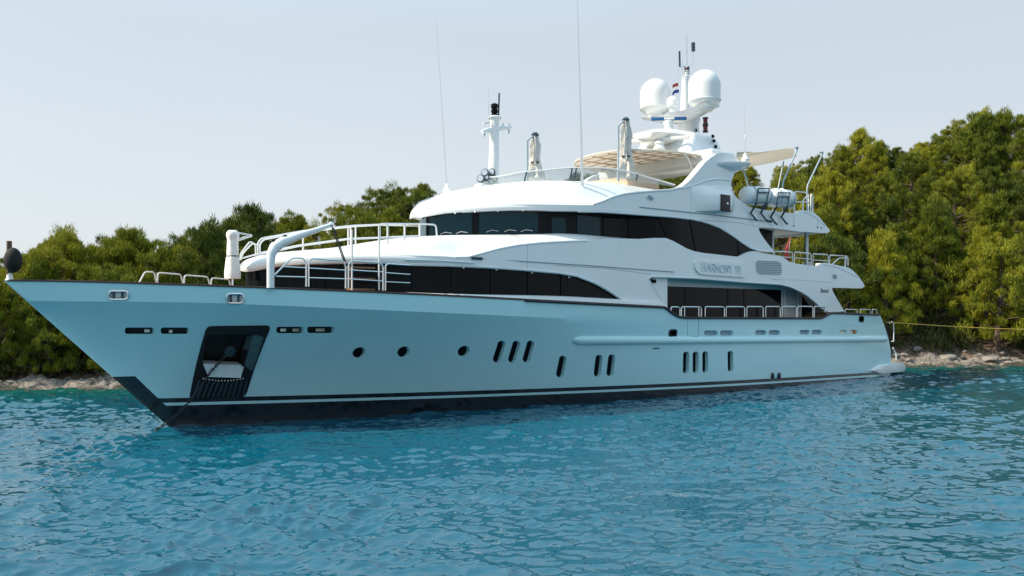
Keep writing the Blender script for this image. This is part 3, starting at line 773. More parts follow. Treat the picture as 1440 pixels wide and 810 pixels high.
# trim on the shells
def trim(px_list, vf, r, name, mat, off=0.02): 
    mb = MB(); bead(px_list, vf, r, mb, off); return mb.build(name, mat, yacht)
trim([(663,362.8),(678,363.6)], VB, 0.05, 'rail_end', M['darkgrey'])
trim([(663,362.8),(735,367.3),(830,373.3),(917,380),(948,382.3)], VB, 0.018, 'trim_line', M['grey'])
trim([(900,291),(990,300.5),(1078,310.8)], VC, 0.022, 'trim_line', M['grey'])
trim([(1078,310.8),(1085,311.4)], VC, 0.05, 'rail_end', M['darkgrey'])
trim([(570,365.2),(621,366.6),(667,369.5)], VB, 0.03, 'brow_rail', M['steel'], 0.10)
trim([(960,308),(1035,312.5),(1067,319)], VC, 0.008, 'seam', M['grey'], 0.004)
trim([(1085,393),(1130,394),(1168,397.5)], VB, 0.008, 'seam', M['grey'], 0.004)
trim([(1158,372),(1180,377),(1206,390)], VB, 0.012, 'seam', M['grey'], 0.004)
trim([(1130,297.5),(1146,305),(1160,318)], VC, 0.012, 'seam', M['grey'], 0.004)
trim([(780,373),(850,377),(915,385.5)], VB, 0.008, 'seam', M['grey'], 0.004)
trim([(967, 448), (967, 472.5)], hv, 0.010, 'gate_seam', M['grey'], 0.004)
trim([(982.5, 448), (982.5, 472.5)], hv, 0.010, 'gate_seam', M['grey'], 0.004)
trim([(970, 473.6), (981, 473.4)], hv, 0.025, 'gate_hinge', M['darkgrey'], 0.01)
trim([(1116.5, 302), (1116.3, 317)], VC, 0.010, 'drain_line', M['grey'], 0.004)
trim([(1149.8, 308), (1149.6, 319)], VC, 0.010, 'drain_line', M['grey'], 0.004)
trim([(1085, 300), (1068, 312), (1067, 319)], VC, 0.006, 'seam', M['grey'], 0.004)
trim([(742, 344.5), (742, 379)], VB, 0.005, 'seam', M['grey'], 0.004)
trim([(872, 339), (872, 418)], VB, 0.005, 'seam', M['grey'], 0.004)
trim([(1136, 373.5), (1136, 416)], VB, 0.005, 'seam', M['grey'], 0.004)
trim([(972, 267), (972, 307)], VC, 0.005, 'seam', M['grey'], 0.004)
for x, y in ((1116.3, 317.5), (1149.6, 319.5), (1155, 320.5)): MB().ball(on(x, y, VC, 0.01), (0.05, 0.03, 0.05), 8, 6).build('drain', M['darkgrey'], yacht)
for x, y in ((640, 299.6), (668, 297.9), (700, 296.6), (735, 295.9)): MB().ball(on(x, y, VC, -0.06), (0.05, 0.05, 0.04), 8, 6).build('brow_light', M['steel'], yacht)
for x, y in ((652, 376.6), (698, 379.2), (748, 383.5), (800, 390)): MB().ball(on(x, y, VB, -0.10), (0.05, 0.05, 0.04), 8, 6).build('brow_light', M['steel'], yacht)
# side louvres
def louvre(x0, x1, y0, y1, n, vf, lean=0.0, slope=0.03):
    o = px_plate(round_poly([(x0, y0), (x1, y0+(x1-x0)*slope), (x1+lean, y1+(x1-x0)*slope), (x0+lean, y1)], 4), vf, 0.012, 0.03, 'louvre', M['white'], step=0.2)
    for i in range(n):
        y = y0+(y1-y0)*(i+0.6)/n; e = lean*(i+0.6)/n
        ends = 1.5 if 0 < i < n-1 else 4
        a = on(x0+ends+e, y, vf, 0.02); b = on(x1-ends+e, y+(x1-x0)*slope, vf, 0.02); MB().tube([a, b], 0.035, 5).build('slat', M['grey'], o)
louvre(1061, 1099, 365.5, 385, 8, VB, 2)
louvre(1169, 1177, 384, 393, 5, VB, 2)
louvre(907, 919, 274, 281, 3, VC, 3)
# name board with raised letters
def name_board():
    out = round_poly([(977.5, 369), (981, 366), (1046, 369.5), (1050, 377), (1050, 387), (1047, 390), (990, 386.2), (983, 384.5), (978, 378)], 4)
    o = px_plate(out, VB, 0.07, 0.10, 'name_board', M['white'], step=0.3)
    A = on(987.5, 380.5, VB, 0.09); B = on(1043, 385.0, VB, 0.09); C_ = on(987.5, 369.6, VB, 0.09)
    W = B[0]-A[0]; Hh = C_[2]-A[2]; slope = (B[2]-A[2])/W
    G = {'H': (1.0, [[(0.1,0),(0.1,1)],[(0.8,0),(0.8,1)],[(0.1,.5),(0.8,.5)]]), 'A': (1.0, [[(0,0),(0.45,1),(0.9,0)],[(0.2,.38),(0.7,.38)]]),
         'R': (0.95, [[(0.1,0),(0.1,1),(0.55,1),(0.75,.85),(0.75,.65),(0.55,.5),(0.1,.5)],[(0.45,.5),(0.85,0)]]), 'M': (1.15, [[(0.1,0),(0.15,1),(0.52,.15),(0.9,1),(0.95,0)]]),
         'O': (1.05, [[(0.5+0.42*math.cos(t*math.pi/8), 0.5+0.5*math.sin(t*math.pi/8)) for t in range(17)]]), 'N': (1.0, [[(0.1,0),(0.1,1),(0.8,0),(0.8,1)]]),
         'Y': (0.9, [[(0,1),(0.42,.5),(0.84,1)],[(0.42,.5),(0.42,0)]]), 'I': (0.5, [[(0.22,0),(0.22,1)]]), ' ': (0.6, [])}
    SER = {'H': [(0.1,0),(0.1,1),(0.8,0),(0.8,1)], 'A': [(0,0),(0.9,0)], 'R': [(0.1,0),(0.88,0)], 'M': [(0.1,0),(0.95,0)], 'N': [(0.1,0),(0.8,1)], 'Y': [(0,1),(0.84,1),(0.42,0)], 'I': [(0.22,0),(0.22,1)]}
    text = 'HARMONY III'; tot = sum(G[c][0] for c in text); x = 0
    for c in text:
        w, st = G[c]
        if st:
            mb = MB(); k = W/tot
            P = lambda a, b: ((A[0]+(x+a*0.95)*k), VB(A[0]+(x+a)*k, A[2])+0.085, A[2]+b*Hh+slope*(x+a)*k)
            for s_ in st: mb.tube([P(a, b) for a, b in s_], 0.026, 5)
            for a, b in SER.get(c, []): mb.tube([P(a-0.13, b), P(a+0.13, b)], 0.018, 5)
            mb.build('letter', M['letter'], o)
        x += w
name_board()
def script_mark():
    cu = bpy.data.curves.new('mark', 'FONT'); cu.body = 'Benetti'; cu.size = 1.0; cu.shear = 0.35; cu.extrude = 0.02
    to = bpy.data.objects.new('mark', cu); col.objects.link(to); bpy.context.view_layer.update()
    me = bpy.data.meshes.new_from_object(to.evaluated_get(bpy.context.evaluated_depsgraph_get())); bpy.data.objects.remove(to); bpy.data.curves.remove(cu)
    a = on(1154, 411.4, VB, 0.02); b = on(1165.5, 411.8, VB, 0.02); w = b[0]-a[0]
    xs = [v.co.x for v in me.vertices]; k = w/(max(xs)-min(xs))
    me.transform(Matrix.Scale(k, 4))
    for v in me.vertices: 
        x, y, z = v.co; v.co = (a[0]+x, -(VB(a[0]+x, a[2])+0.012+z*0.3), a[2]+y*1.15)
    me.materials.append(M['darkgrey'])
    o = bpy.data.objects.new('builder_script', me); col.objects.link(o); o.parent = yacht
script_mark()

# ------------------------------------------------------------------ arch beam, mast tower, radomes, radars
def beam():
    mb = MB(); us0 = [(23.0, 25.2, 10.55), (23.1, 25.4, 11.3)]
    mb.box((24.2, 0, 10.85), (1.9, 7.3, 0.75), bev=0.15)
    secs = []
    for z, u0, u1, w in ((11.1, 23.2, 26.9, 2.15), (11.35, 23.6, 26.8, 1.95), (12.2, 24.2, 26.5, 1.75), (12.42, 24.4, 26.4, 1.6)):
        secs.append([(a, b, z) for a, b in round_poly([(u0, -w), (u1, -w), (u1, w), (u0, w)], 0.4, 5)])
    mb.loft(secs, closed=True, caps=True)
    return mb
bm_ = beam().build('radar_arch', M['white'], yacht, smooth=45)
for x, y in ((1002.5, 191.5), (1004, 198), (1006.5, 206)):
    q = on(x, y, lambda u, z: 1.86); MB().ball(q, (0.12, 0.06, 0.09), 8, 6).build('socket', M['frame'], bm_)
# forward shelf carrying the upper radar
mb = MB(); secs = []
for u, w, t in ((22.6, 0.5, 0.10), (22.8, 0.85, 0.16), (23.6, 1.2, 0.24), (25.5, 1.4, 0.3)): secs.append([(u, -w, 12.35), (u, -w*0.8, 12.35+t), (u, w*0.8, 12.35+t), (u, w, 12.35), (u, w*0.7, 12.25-t), (u, -w*0.7, 12.25-t)])
mb.loft(secs, closed=True, caps=True).build('radar_shelf', M['white'], bm_, smooth=50)
tw = MB(); ct = at(968.5, 187, 0)
tw.lathe([(0.62, 0), (0.58, 0.25), (0.52, 0.9), (0.6, 1.25)], (ct[0], 0, 12.35), 20)
tower = tw.build('mast_tower', M['white'], yacht, smooth=50)
q = (ct[0]-0.1, 0.56, 12.9); MB().ball(q, (0.07, 0.04, 0.12), 8, 6).build('socket', M['frame'], tower)
# wings carrying the radomes
mb = MB(); secs = []
dP = at(990, 147, 1.55); dS = at(922, 159, -1.55)
zw = 13.65
for v in np.linspace(-2.1, 2.1, 17):
    k = abs(v)/2.1; uu = dS[0]+(dP[0]-dS[0])*(v+1.55)/3.1; wd = 0.85-0.25*k; zt = zw+0.22*k*k; th = 0.34*(1-k*0.75)
    secs.append([(uu-wd, v, zt), (uu-wd*0.6, v, zt+0.06), (uu+wd*0.6, v, zt+0.06), (uu+wd, v, zt), (uu+wd*0.55, v, zt-th), (uu-wd*0.55, v, zt-th)])
mb.loft(secs, closed=True, caps=True)
wing = mb.build('mast_wing', M['white'], yacht, smooth=50)
def radome(c, r, h, parent):
    pr = [(r*0.45, 0), (r*0.55, 0.02), (r*0.96, r*0.32), (r*1.02, r*0.42), (r*1.02, r*0.46), (r*0.985, r*0.48), (r*0.99, r*0.8), (r, h-r*1.0)]
    for i in range(1, 11):
        a = i/10*math.pi/2; pr.append((max(0.01, r*math.cos(a)), h-r+r*math.sin(a)))
    o = MB().lathe(pr, c, 32).build('radome', M['white'], parent, smooth=25)
    MB().lathe([(r*0.5, -0.14), (r*0.5, 0.03)], c, 20).build('radome_foot', M['white'], o)
    return o
p = at(990.5, 152, 1.6); radome(p, 0.80, 1.88, yacht)
p = at(921.5, 161.5, -1.6); radome(p, 0.80, 1.88, yacht)
p = at(945.5, 152.5, 0.0); radome((p[0], p[1], p[2]), 0.28, 0.62, yacht)
# antennas on top
pm = at(963, 115, 0.0); po = MB()
po.tube([(pm[0], 0, zw+0.1), (pm[0], 0, pm[2]+0.3)], [0.26, 0.14], 10)
mast_o = po.build('antenna_mast', M['white'], yacht)
def pxrod(pts, v, r, name, mat, parent=yacht, n=6):
    return MB().tube([at(x, y, v) for x, y in pts], r, n).build(name, mat, parent)
pxrod([(965.5,112),(966,100)], 0, 0.10, 'coil', M['matwhite'], mast_o, 10)
for y in (95, 98, 101, 104): q = at(966, y, 0); MB().lathe([(0.13, 0), (0.15, 0.03), (0.13, 0.06)], q, 12).build('coil', M['redlamp'] if y == 98 else M['steel'], mast_o)
pxrod([(965.5,100),(965,50)], 0, 0.045, 'whip_antenna', M['steel'], mast_o)
pxrod([(956,94),(958,94),(974,91),(975,66)], 0, 0.035, 'antenna_arm', M['steel'], mast_o)
pxrod([(956,94),(955.5,72)], 0, 0.05, 'whip_antenna', M['darkgrey'], mast_o)
pxrod([(975,72),(974.8,60)], 0, 0.10, 'anemometer', M['darkgrey'], mast_o)
pxrod([(959.5,110),(959.5,82)], 0, 0.018, 'whip_antenna', M['steel'], mast_o)
pxrod([(954,128),(953.5,95)], 0, 0.015, 'halyard', M['steel'], mast_o)
# radars
def radar(px, py, v, L_, ang, matb, name, base_h):
    q = at(px, py, v); o = MB()
    o.lathe([(0.26, -base_h), (0.30, -base_h+0.08), (0.20, -base_h*0.45), (0.27, -0.22), (0.25, -0.12), (0.08, -0.08), (0.08, 0.0)], q, 18)
    ob = o.build(name, M['white'], yacht, smooth=40)
    rot = Matrix.Rotation(R(ang), 3, 'Z'); MB().box(q, (L_, 0.12, 0.17), rot=rot, bev=0.03).build('scanner', matb, ob)
    return ob, q, rot
r1, q1, rot1 = radar(940.5, 167, 0.35, 1.75, 45, M['navy'], 'radar', 0.85)
MB().box((q1[0]-0.05, q1[1]+0.07, q1[2]), (0.5, 0.03, 0.10), rot=rot1).build('maker_plate', M['flagwhite'], r1)
radar(927, 196, 0.6, 2.9, 62, M['matwhite'], 'radar', 0.55)
# red lamp stack
q = at(992, 186, 1.2); ls = MB().lathe([(0.11, 0), (0.11, 0.75)], q, 14).build('lamp_stack', M['redlamp'], yacht)
for dz in (0, 0.30, 0.36, 0.68): MB().lathe([(0.14, dz), (0.14, dz+0.06)], q, 14).build('collar', M['black'], ls)

# ------------------------------------------------------------------ sun deck: windscreen, louvred canopy, whips, poles, rails
M['screen'], N_, L__, p_ = new_mat('tinted_windscreen')
p_.inputs['Base Color'].default_value = (0.40, 0.47, 0.47, 1); p_.inputs['Roughness'].default_value = 0.05; p_.inputs['Alpha'].default_value = 0.42
def screen_v(u, z=0):
    t = clamp((u-12.6)/7.5); return 3.45*(1-(1-t)**2.2)**0.75 if t > 0 else 0.0
sb = zcurve([(703,262),(730,257.5),(774,253.5),(800,251.3),(850,251),(875,251.8),(917,256.5),(956,262.5)], screen_v, 0.4)
stp = zcurve([(703,249),(730,242.7),(774,238.5),(800,236.3),(850,236),(880,240),(910,248.5),(956,261.5)], screen_v, 0.4)
su = [12.61, 12.66, 12.75, 12.9, 13.15, 13.5]+list(np.linspace(14, 20.9, 24))
mb = MB(); secs = []
for u in su: secs.append([(u, screen_v(u), sb(u)-0.05), (u-0.0, max(0, screen_v(u)-0.05), stp(u))])
mb.loft(secs); mb.mirror(); scr = mb.build('windscreen', M['screen'], yacht, smooth=80)
mb = MB(); mb.tube([(u, max(0, screen_v(u)-0.05), stp(u)) for u in su], 0.035, 6); mb.mirror(); mb.build('windscreen_rail', M['matwhite'], scr)
for x in (737, 802, 808, 895):
    a = on(x, float(np.interp(x, [703,737,800,895], [262,256,251,254])), screen_v); c = (a[0]+0.1, max(0.0, screen_v(a[0]+0.1)-0.04), stp(a[0]+0.1))
    MB().tube([a, c], 0.03, 6).build('stanchion', M['darkgrey'], scr)

# louvred canopy
def canopy_v(u):
    t = clamp((u-19.5)/2.6); k = 3.0*(1-(1-t)**2.4)**(1/2.2) if t > 0 else 0
    return k
cz = lambda u, v: 11.03-0.05*(abs(v)/3)**2*3+0.02*(u-20)
cu = [19.51, 19.54, 19.62, 19.75, 19.95, 20.2, 20.6, 21.0, 21.5, 22.0, 22.6, 23.3, 24.2]
def canopy():
    mb = MB(); secs = []
    for u in cu:
        w = canopy_v(u); secs.append([(u, w*k, cz(u, w*k)+0.03*(1-abs(k))) for k in (-1, -.75, -.5, -.25, 0, .25, .5, .75, 1)]+[(u, w*k, cz(u, w*k)-0.03) for k in (1, .75, .5, .25, 0, -.25, -.5, -.75, -1)])
    return mb.loft(secs, closed=True, caps=True)
can = canopy().build('canopy', M['creamlight'], yacht, smooth=50)
ring = [(u, canopy_v(u), cz(u, canopy_v(u))) for u in reversed(cu)]+[(u, -canopy_v(u), cz(u, canopy_v(u))) for u in cu]
MB().tube(ring, 0.05, 8).build('canopy_rim', M['creamlight'], can)
for i in range(6):
    v = -2.5+i*1.0; us_ = [u for u in np.linspace(19.5, 24.2, 30) if canopy_v(u) > abs(v)+0.05]
    if len(us_) > 1: MB().tube([(u, v, cz(u, v)-0.05) for u in us_], 0.035, 5).build('canopy_beam', M['tan'], can)
for i in range(7):
    u = 20.0+i*0.68; w = canopy_v(u)-0.06
    MB().tube([(u, w*k, cz(u, w*k)-0.04) for k in (-1, -.5, 0, .5, 1)], 0.03, 5).build('canopy_batten', M['tan'], can)
for x0, y0, x1, y1, v in ((975, 244, 965, 218, 2.9), (988, 230, 984, 222, 2.9)):
    a = at(x0, y0, v); b = at(x1, y1, v); MB().tube([a, (b[0]+0.1, v, b[2]-0.1), (b[0]-0.3, v-0.2, cz(b[0], 2.7))], 0.045, 6).build('canopy_stay', M['steel'], can)
# bar lining and seats glimpsed under the canopy
MB().box((20.9, 0.3, 9.55), (1.8, 3.0, 0.7), bev=0.1).build('bar_counter', M['tan'], yacht)

def whip(bx, by, tx, ty, v, r, name='whip_antenna'):
    a = at(bx, by, v); b = at(tx, ty, v)
    b = (a[0]+(b[0]-a[0]), a[1]+0.0, b[2])
    o = MB().tube([a, (a[0]*0.6+b[0]*0.4, a[1], a[2]*0.6+b[2]*0.4), b], [r*1.3, r, r*0.35], 6).build(name, M['steel'], yacht)
    MB().lathe([(0.17, -0.10), (0.19, 0.0), (0.13, 0.08), (0.06, 0.26), (0.04, 0.3)], a, 14).build('antenna_base', M['white'], o)
    return o
whip(819, 271, 811.5, -8, 2.9, 0.05)
whip(628.5, 268, 613.5, 26, -1.6, 0.022)
whip(1048, 224, 1046, 134, 4.1, 0.018)

# forward signal mast on the wheelhouse roof
a = at(694, 262, 0.0); b = at(695.5, 164, 0.0)
fm = MB().tube([(a[0], 0, a[2]-0.35), (a[0], 0, a[2]+0.15), (b[0], 0, b[2]-0.3), (b[0], 0, b[2])], [0.34, 0.24, 0.19, 0.24], 16).build('signal_mast', M['white'], yacht)
MB().tube([at(678,185,0), at(686,184,0), at(704,181,0), at(718,178.5,0)], [0.08, 0.12, 0.12, 0.07], 8).build('crosstree', M['white'], fm)
MB().lathe([(0.28, 0), (0.30, 0.05), (0.24, 0.10)], at(695.5,167,0), 16).build('mast_cap', M['white'], fm)
MB().lathe([(0.13, 0), (0.15, .10), (0.10, .14), (0.15, .20), (0.15, .30), (0.10, .34), (0.16, .40), (0.16, .52), (0.05, .58)], at(695.5,164.5,0), 14).build('masthead_light', M['frame'], fm)
pxrod([(701,164),(702,131)], 0, 0.035, 'whip_antenna', M['darkgrey'], fm); pxrod([(688,178),(686.5,125)], 0, 0.012, 'whip_antenna', M['steel'], fm)
pxrod([(715.5,188),(715.5,174)], 0, 0.03, 'antenna', M['grey'], fm); pxrod([(681.5,192),(681.5,186)], 0, 0.03, 'antenna', M['grey'], fm); pxrod([(679,174),(688,172)], 0, 0.05, 'horn', M['matwhite'], fm); pxrod([(707.5,179),(707.5,173.5)], 0, 0.03, 'antenna', M['matwhite'], fm)
MB().box(at(684,261.5,0.1), (0.9, 0.5, 0.10), bev=0.04).build('light_shelf', M['white'], fm)
for x, y in ((677,252),(684,250),(683,243.5),(692,243),(695,252)):
    q = at(x, y, 0.15); MB().lathe([(0.06, -0.12), (0.15, -0.02), (0.17, 0.10), (0.15, 0.13)], q, 14, axis=(-0.8, 0.5, 0.1)).build('searchlight', M['darkgrey'], fm)
    MB().lathe([(0.13, 0), (0.13, 0.015)], (q[0]-0.11, q[1]+0.07, q[2]+0.013), 14, axis=(-0.8, 0.5, 0.1)).build('lens', M['steel'], fm)
for x, y in ((689,257),(693,248)): MB().ball(at(x, y, 0.1), 0.13, 10, 8).build('searchlight_yoke', M['steel'], fm)

# life on rails: helper for hoops of pipe
def hoop(pts, v, r=0.024, mat='steel', name='rail', rad=0.10, parent=yacht):
    p = [Vector(at(x, y, v) if not callable(v) else on(x, y, v)) for x, y in pts]; out = [p[0]]
    for i in range(1, len(p)-1):
        a = (p[i-1]-p[i]); b = (p[i+1]-p[i]); d = min(rad, a.length*0.45, b.length*0.45); s_, e = p[i]+a.normalized()*d, p[i]+b.normalized()*d
        out += [s_*(1-t)**2+p[i]*2*t*(1-t)+e*t*t for t in (0, .25, .5, .75, 1)]
    out.append(p[-1])
    return MB().tube(out, r, 7).build(name, M[mat], parent)
# port side-deck hoops of the aft cutout
vr = lambda u, z=0: hv(u, 3.4)-0.10
for x0, x1 in ((943.5, 956), (958, 986), (991.5, 1018.5), (1021, 1047), (1050, 1073), (1076.5, 1097), (1099.5, 1119.5), (1121.5, 1143), (1145, 1160)):
    y = 432.2-(x0-943)*0.004
    hoop([(x0, 446+1 if x0 > 950 else 440), (x0, y-0.6), (x1, y-0.3), (x1, 447 if x1 < 1150 else 439)], vr, 0.03)
hoop([(962.5, 447), (962.5, 432)], vr, 0.03); hoop([(982.5, 447), (982.5, 432)], vr, 0.03)
for x0, x1 in ((1188, 1205), (1209, 1224), (1226, 1233)): hoop([(x0, 442), (x0+0.5, 435), (x1, 435.4), (x1, 442)], vr, 0.028)
# port foredeck gate rails
vg = lambda u, z=0: hv(u, zsheer(u))-0.10
for k in ([(382, 398), (382, 391), (410.5, 362.5), (427, 363), (430.5, 370), (430.5, 403)], [(434, 403), (434, 369), (438, 363.5), (482, 366.5), (486, 374), (486, 405.5)], [(490, 405.5), (490, 372), (494, 366.8), (534, 369.5), (538.5, 374), (538.5, 408.5)], [(542, 408.5), (542, 374), (545, 371), (577, 373)]):
    hoop(k, vg, 0.025, 'steel', 'gate_rail', 0.12)
for k in ([(388, 388.6), (430, 389.6)], [(398, 375), (430, 376.6)], [(434, 390.5), (486, 392.2)], [(434, 377), (486, 380)], [(490, 392.3), (538, 395.2)], [(490, 379.5), (538, 382.5)], [(542, 383.5), (577, 386)], [(542, 396.2), (577, 397.8)]): hoop(k, vg, 0.018, 'steel', 'gate_rail')
for y in (375.6, 391.2, 406.6): # boarding steps inside the gate
    a = on(495, y, vg, -0.7); b = on(532, y-0.8, vg, -0.7); MB().box(((a[0]+b[0])/2, a[1]-0.2, a[2]), (abs(b[0]-a[0]), 0.35, 0.05)).build('boarding_step', M['teak'], yacht)
for x in (495, 533): hoop([(x, 408), (x, 316 if x == 533 else 323)], lambda u, z: vg(u)-0.75, 0.030, 'pipe', 'ladder_post')
# bow pulpit rails on the far bulwark
vs_ = lambda u, z=0: -(bs(u)-0.15)
def on_s(x, y):
    v = -2.0
    for _ in range(14): u, _, z = at(x, y, v); v = 0.5*v+0.5*vs_(u)
    return at(x, y, v)
def hoop_s(pts, r, mat, name, rad=0.10):
    p = [Vector(on_s(x, y)) for x, y in pts]; out = [p[0]]
    for i in range(1, len(p)-1):
        a = (p[i-1]-p[i]); b = (p[i+1]-p[i]); d = min(rad, a.length*0.45, b.length*0.45); s_, e = p[i]+a.normalized()*d, p[i]+b.normalized()*d
        out += [s_*(1-t)**2+p[i]*2*t*(1-t)+e*t*t for t in (0, .25, .5, .75, 1)]
    out.append(p[-1]); return MB().tube(out, r, 7).build(name, M[mat], yacht)
for k in ([(195, 399), (204, 382), (217, 383), (220.5, 399)], [(221.5, 399), (222, 383.5), (254, 386), (257.5, 399)], [(259, 399), (259.5, 387), (292, 389.5), (295, 400)], [(297, 400), (297.5, 391), (322, 393), (324, 401)]): hoop_s(k, 0.028, 'pipe', 'bow_rail')
# rails round the forward upper deck: port and starboard runs
for v, dx, dy in ((lambda u, z=0: max(0.2, VB(u, 5.6)*0.62), 0, 0),):
    pass
def upper_rail(sgn):
    us_ = [4.0, 4.6, 5.3, 6.1, 7.0, 8.0, 9.0]
    f = lambda u: sgn*max(0.3, VB(u, 5.6)*0.55)
    zb = lambda u: zB_top(u)+0.02; top = lambda u: 6.45+0.17*(u-4.0)-0.008*(u-4)**2
    MB().tube([(3.9, f(3.9), zb(3.9))]+[(u, f(u), top(u)) for u in us_]+[(9.15, f(9), zb(9)+0.1)], 0.04, 7).build('upper_rail', M['pipe'], yacht)
    MB().tube([(u, f(u), 0.5*top(u)+0.5*zb(u)) for u in us_], 0.032, 7).build('upper_rail', M['pipe'], yacht)
    for u in us_[1:]: MB().tube([(u, f(u), zb(u)-0.05), (u, f(u), top(u))], 0.035, 7).build('rail_post', M['pipe'], yacht)
def px_rail(k, v, r=0.029): hoop(k, v, r, 'pipe', 'upper_rail', 0.12)
for v, d in ((-2.0, 0), (-1.55, 3)):
    px_rail([(362.5+d, 369), (362.5+d, 341+d*0.6), (368+d, 335+d*0.6), (426, 324.5+d*0.6), (497, 317+d*0.5), (533, 315.5+d*0.3), (596, 315+d)], v)
    px_rail([(364+d, 356+d*0.5), (420, 345+d*0.4), (490, 335.5+d*0.3), (533, 334+d*0.2), (590, 331.5)], v, 0.03)
    px_rail([(338, 366), (338+d, 357), (352+d, 339+d), (359+d, 344), (360+d, 369)], v, 0.028)
    px_rail([(338, 364), (361, 357.5)], v, 0.03)
for x, y0, y1, v in ((426, 325, 357, -2.0), (489.5, 317.5, 349, -2.0), (500, 316, 350, -1.6), (493, 318, 349, -1.6)): px_rail([(x, y0), (x, y1)], v, 0.032)
px_rail([(534, 340), (534, 314.5), (596, 315), (613, 316), (614.5, 332)], 2.3, 0.030)
px_rail([(534, 334.5), (590, 332.5)], 2.3, 0.03)
for x in (545, 569): px_rail([(x, 315.3), (x, 341 if x < 560 else 337)], 2.3, 0.034)
px_rail([(590, 316), (590, 334)], 1.6, 0.034)
# deck crane
cp = [at(380.5, 405, 3.3), at(380.5, 372, 3.3), at(381.5, 357, 3.3), at(387, 347, 3.3), at(396, 341, 3.3), at(420, 331.5, 3.2), at(445, 323.5, 3.1), at(466, 316, 3.0)]
cr = MB().tube(cp, [0.115, 0.115, 0.14, 0.175, 0.155, 0.115, 0.085, 0.055], 14).build('deck_crane', M['white'], yacht, smooth=60)
MB().ball(cp[-1], 0.10, 10, 8).build('sheave', M['steel'], cr)
q = at(384, 341, 3.25); MB().ball(q, 0.11, 10, 8).build('winch', M['frame'], cr); q = at(401, 335, 3.25); MB().ball(q, 0.11, 10, 8).build('winch', M['frame'], cr)
for dx in (0, 2.0): pxrod([(467+dx, 320), (481+dx, 360), (484+dx, 368)], 3.0, 0.02, 'hoist_wire', M['chain'], cr)
# upper aft deck posts and rails
va = lambda u, z=0: VB(u, 5.8)-0.25
for k in ([(1089, 358), (1089, 353.5), (1114, 354.5), (1115, 370)], [(1117, 371), (1117, 354.5), (1140, 356.5), (1141, 374)], [(1143, 374), (1143, 357), (1164, 358), (1165.5, 372)], [(1166, 371), (1167, 358.5), (1192, 360.5), (1192.5, 374)], [(1170, 372), (1180, 363), (1192, 363)]): hoop(k, va, 0.03)
for k in ([(1117, 362.5), (1141, 364.5)], [(1143, 365.5), (1166, 367)], [(1092, 361), (1115, 362)]): hoop(k, va, 0.02)
hoop([(1188.5, 376), (1189, 361)], va, 0.05, 'pipe')
pxrod([(1087, 321), (1087, 358)], 3.4, 0.05, 'deck_post', M['pipe']); pxrod([(1135, 325), (1135, 373)], 3.4, 0.075, 'deck_post', M['pipe']); pxrod([(1132.5, 326), (1132.5, 373)], 3.3, 0.045, 'deck_post', M['darkgrey'])
px_plate([(1068,321),(1086,324),(1086,350),(1080,348)], lambda u, z: 3.2, 0, 0.05, 'lounge_end', M['frame'])
# sun deck rails and shower pole
vd = lambda u, z=0: VC(u, 8.5)-0.2
for k in ([(1117, 302), (1117, 272), (1119, 269.5), (1135, 271), (1137, 273), (1137, 298)], [(1117, 284), (1137, 284.5)], [(1140, 298), (1140.5, 273), (1143, 274), (1143, 298)], [(1129, 298), (1129, 283), (1133, 277), (1137, 277)]): hoop(k, vd, 0.035, 'pipe')
for x in (1087, 1100, 1111): hoop([(x, 299), (x, 286)], vd, 0.025, 'pipe')
hoop([(1080, 290.5), (1116, 292.5)], vd, 0.02, 'pipe')
# underside strip lamp and teak soffits
# swim platform ladder, stern shower
st_v = lambda u, z=0: 3.5
MB().tube([at(1256.5,481,3.0), at(1257,467,3.0), at(1256.5,455,3.0), at(1254,452,3.0), at(1251,455,3.0)], 0.03, 7).build('stern_shower', M['pipe'], yacht)
MB().tube([at(1254,480,3.0), at(1256.5,480,3.0)], 0.03, 6).build('stern_shower', M['pipe'], yacht)
MB().tube([at(1255.5,489,3.0), at(1260,497,3.0), at(1260.5,506,3.0)], 0.035, 7).build('stern_handrail', M['pipe'], yacht)

# ------------------------------------------------------------------ things carried aboard
# life raft canisters with cradle frames (cradles belong to the yacht)
lv = lambda u, z=0: VC(u, 9)-0.05
def raft(x0, x1, y, label):
    a = on(x0, y-1.0, lv); b = on(x1, y+1.0, lv); c = ((a[0]+b[0])/2, (a[1]+b[1])/2, (a[2]+b[2])/2); L_ = b[0]-a[0]; r = 0.44
    th = aboard('life_raft', (c[0], c[1], c[2]-r), label, 'life raft', 'life raft canisters on the sun deck')
    pr = [(0.05, -L_/2), (r*0.55, -L_/2+0.03), (r*0.85, -L_/2+0.14), (r*0.97, -L_/2+0.34), (r, -0.06), (r*1.05, -0.05), (r*1.05, 0.05), (r, 0.06), (r*0.97, L_/2-0.34), (r*0.85, L_/2-0.14), (r*0.55, L_/2-0.03), (0.05, L_/2)]
    MB().lathe(pr, c, 26, axis=(1, 0, (b[2]-a[2])/L_)).build('canister', M['white'], th, (c[0], c[1], c[2]-r), 40)
    for s_ in (-0.28, 0.28): MB().lathe([(r*1.0, 0), (r*1.03, 0.02), (r*1.03, 0.06), (r*1.0, 0.08)], (c[0]+s_*L_, c[1], c[2]), 26, axis=(1, 0, 0)).build('strap', M['grey'], th, (c[0], c[1], c[2]-r))
    return c
raft(1045.5, 1081, 275.5, 'forward white life raft canister, right beside the radar arch leg')
raft(1082.5, 1113, 278.5, 'aft white life raft canister beside the sun deck boarding rails')
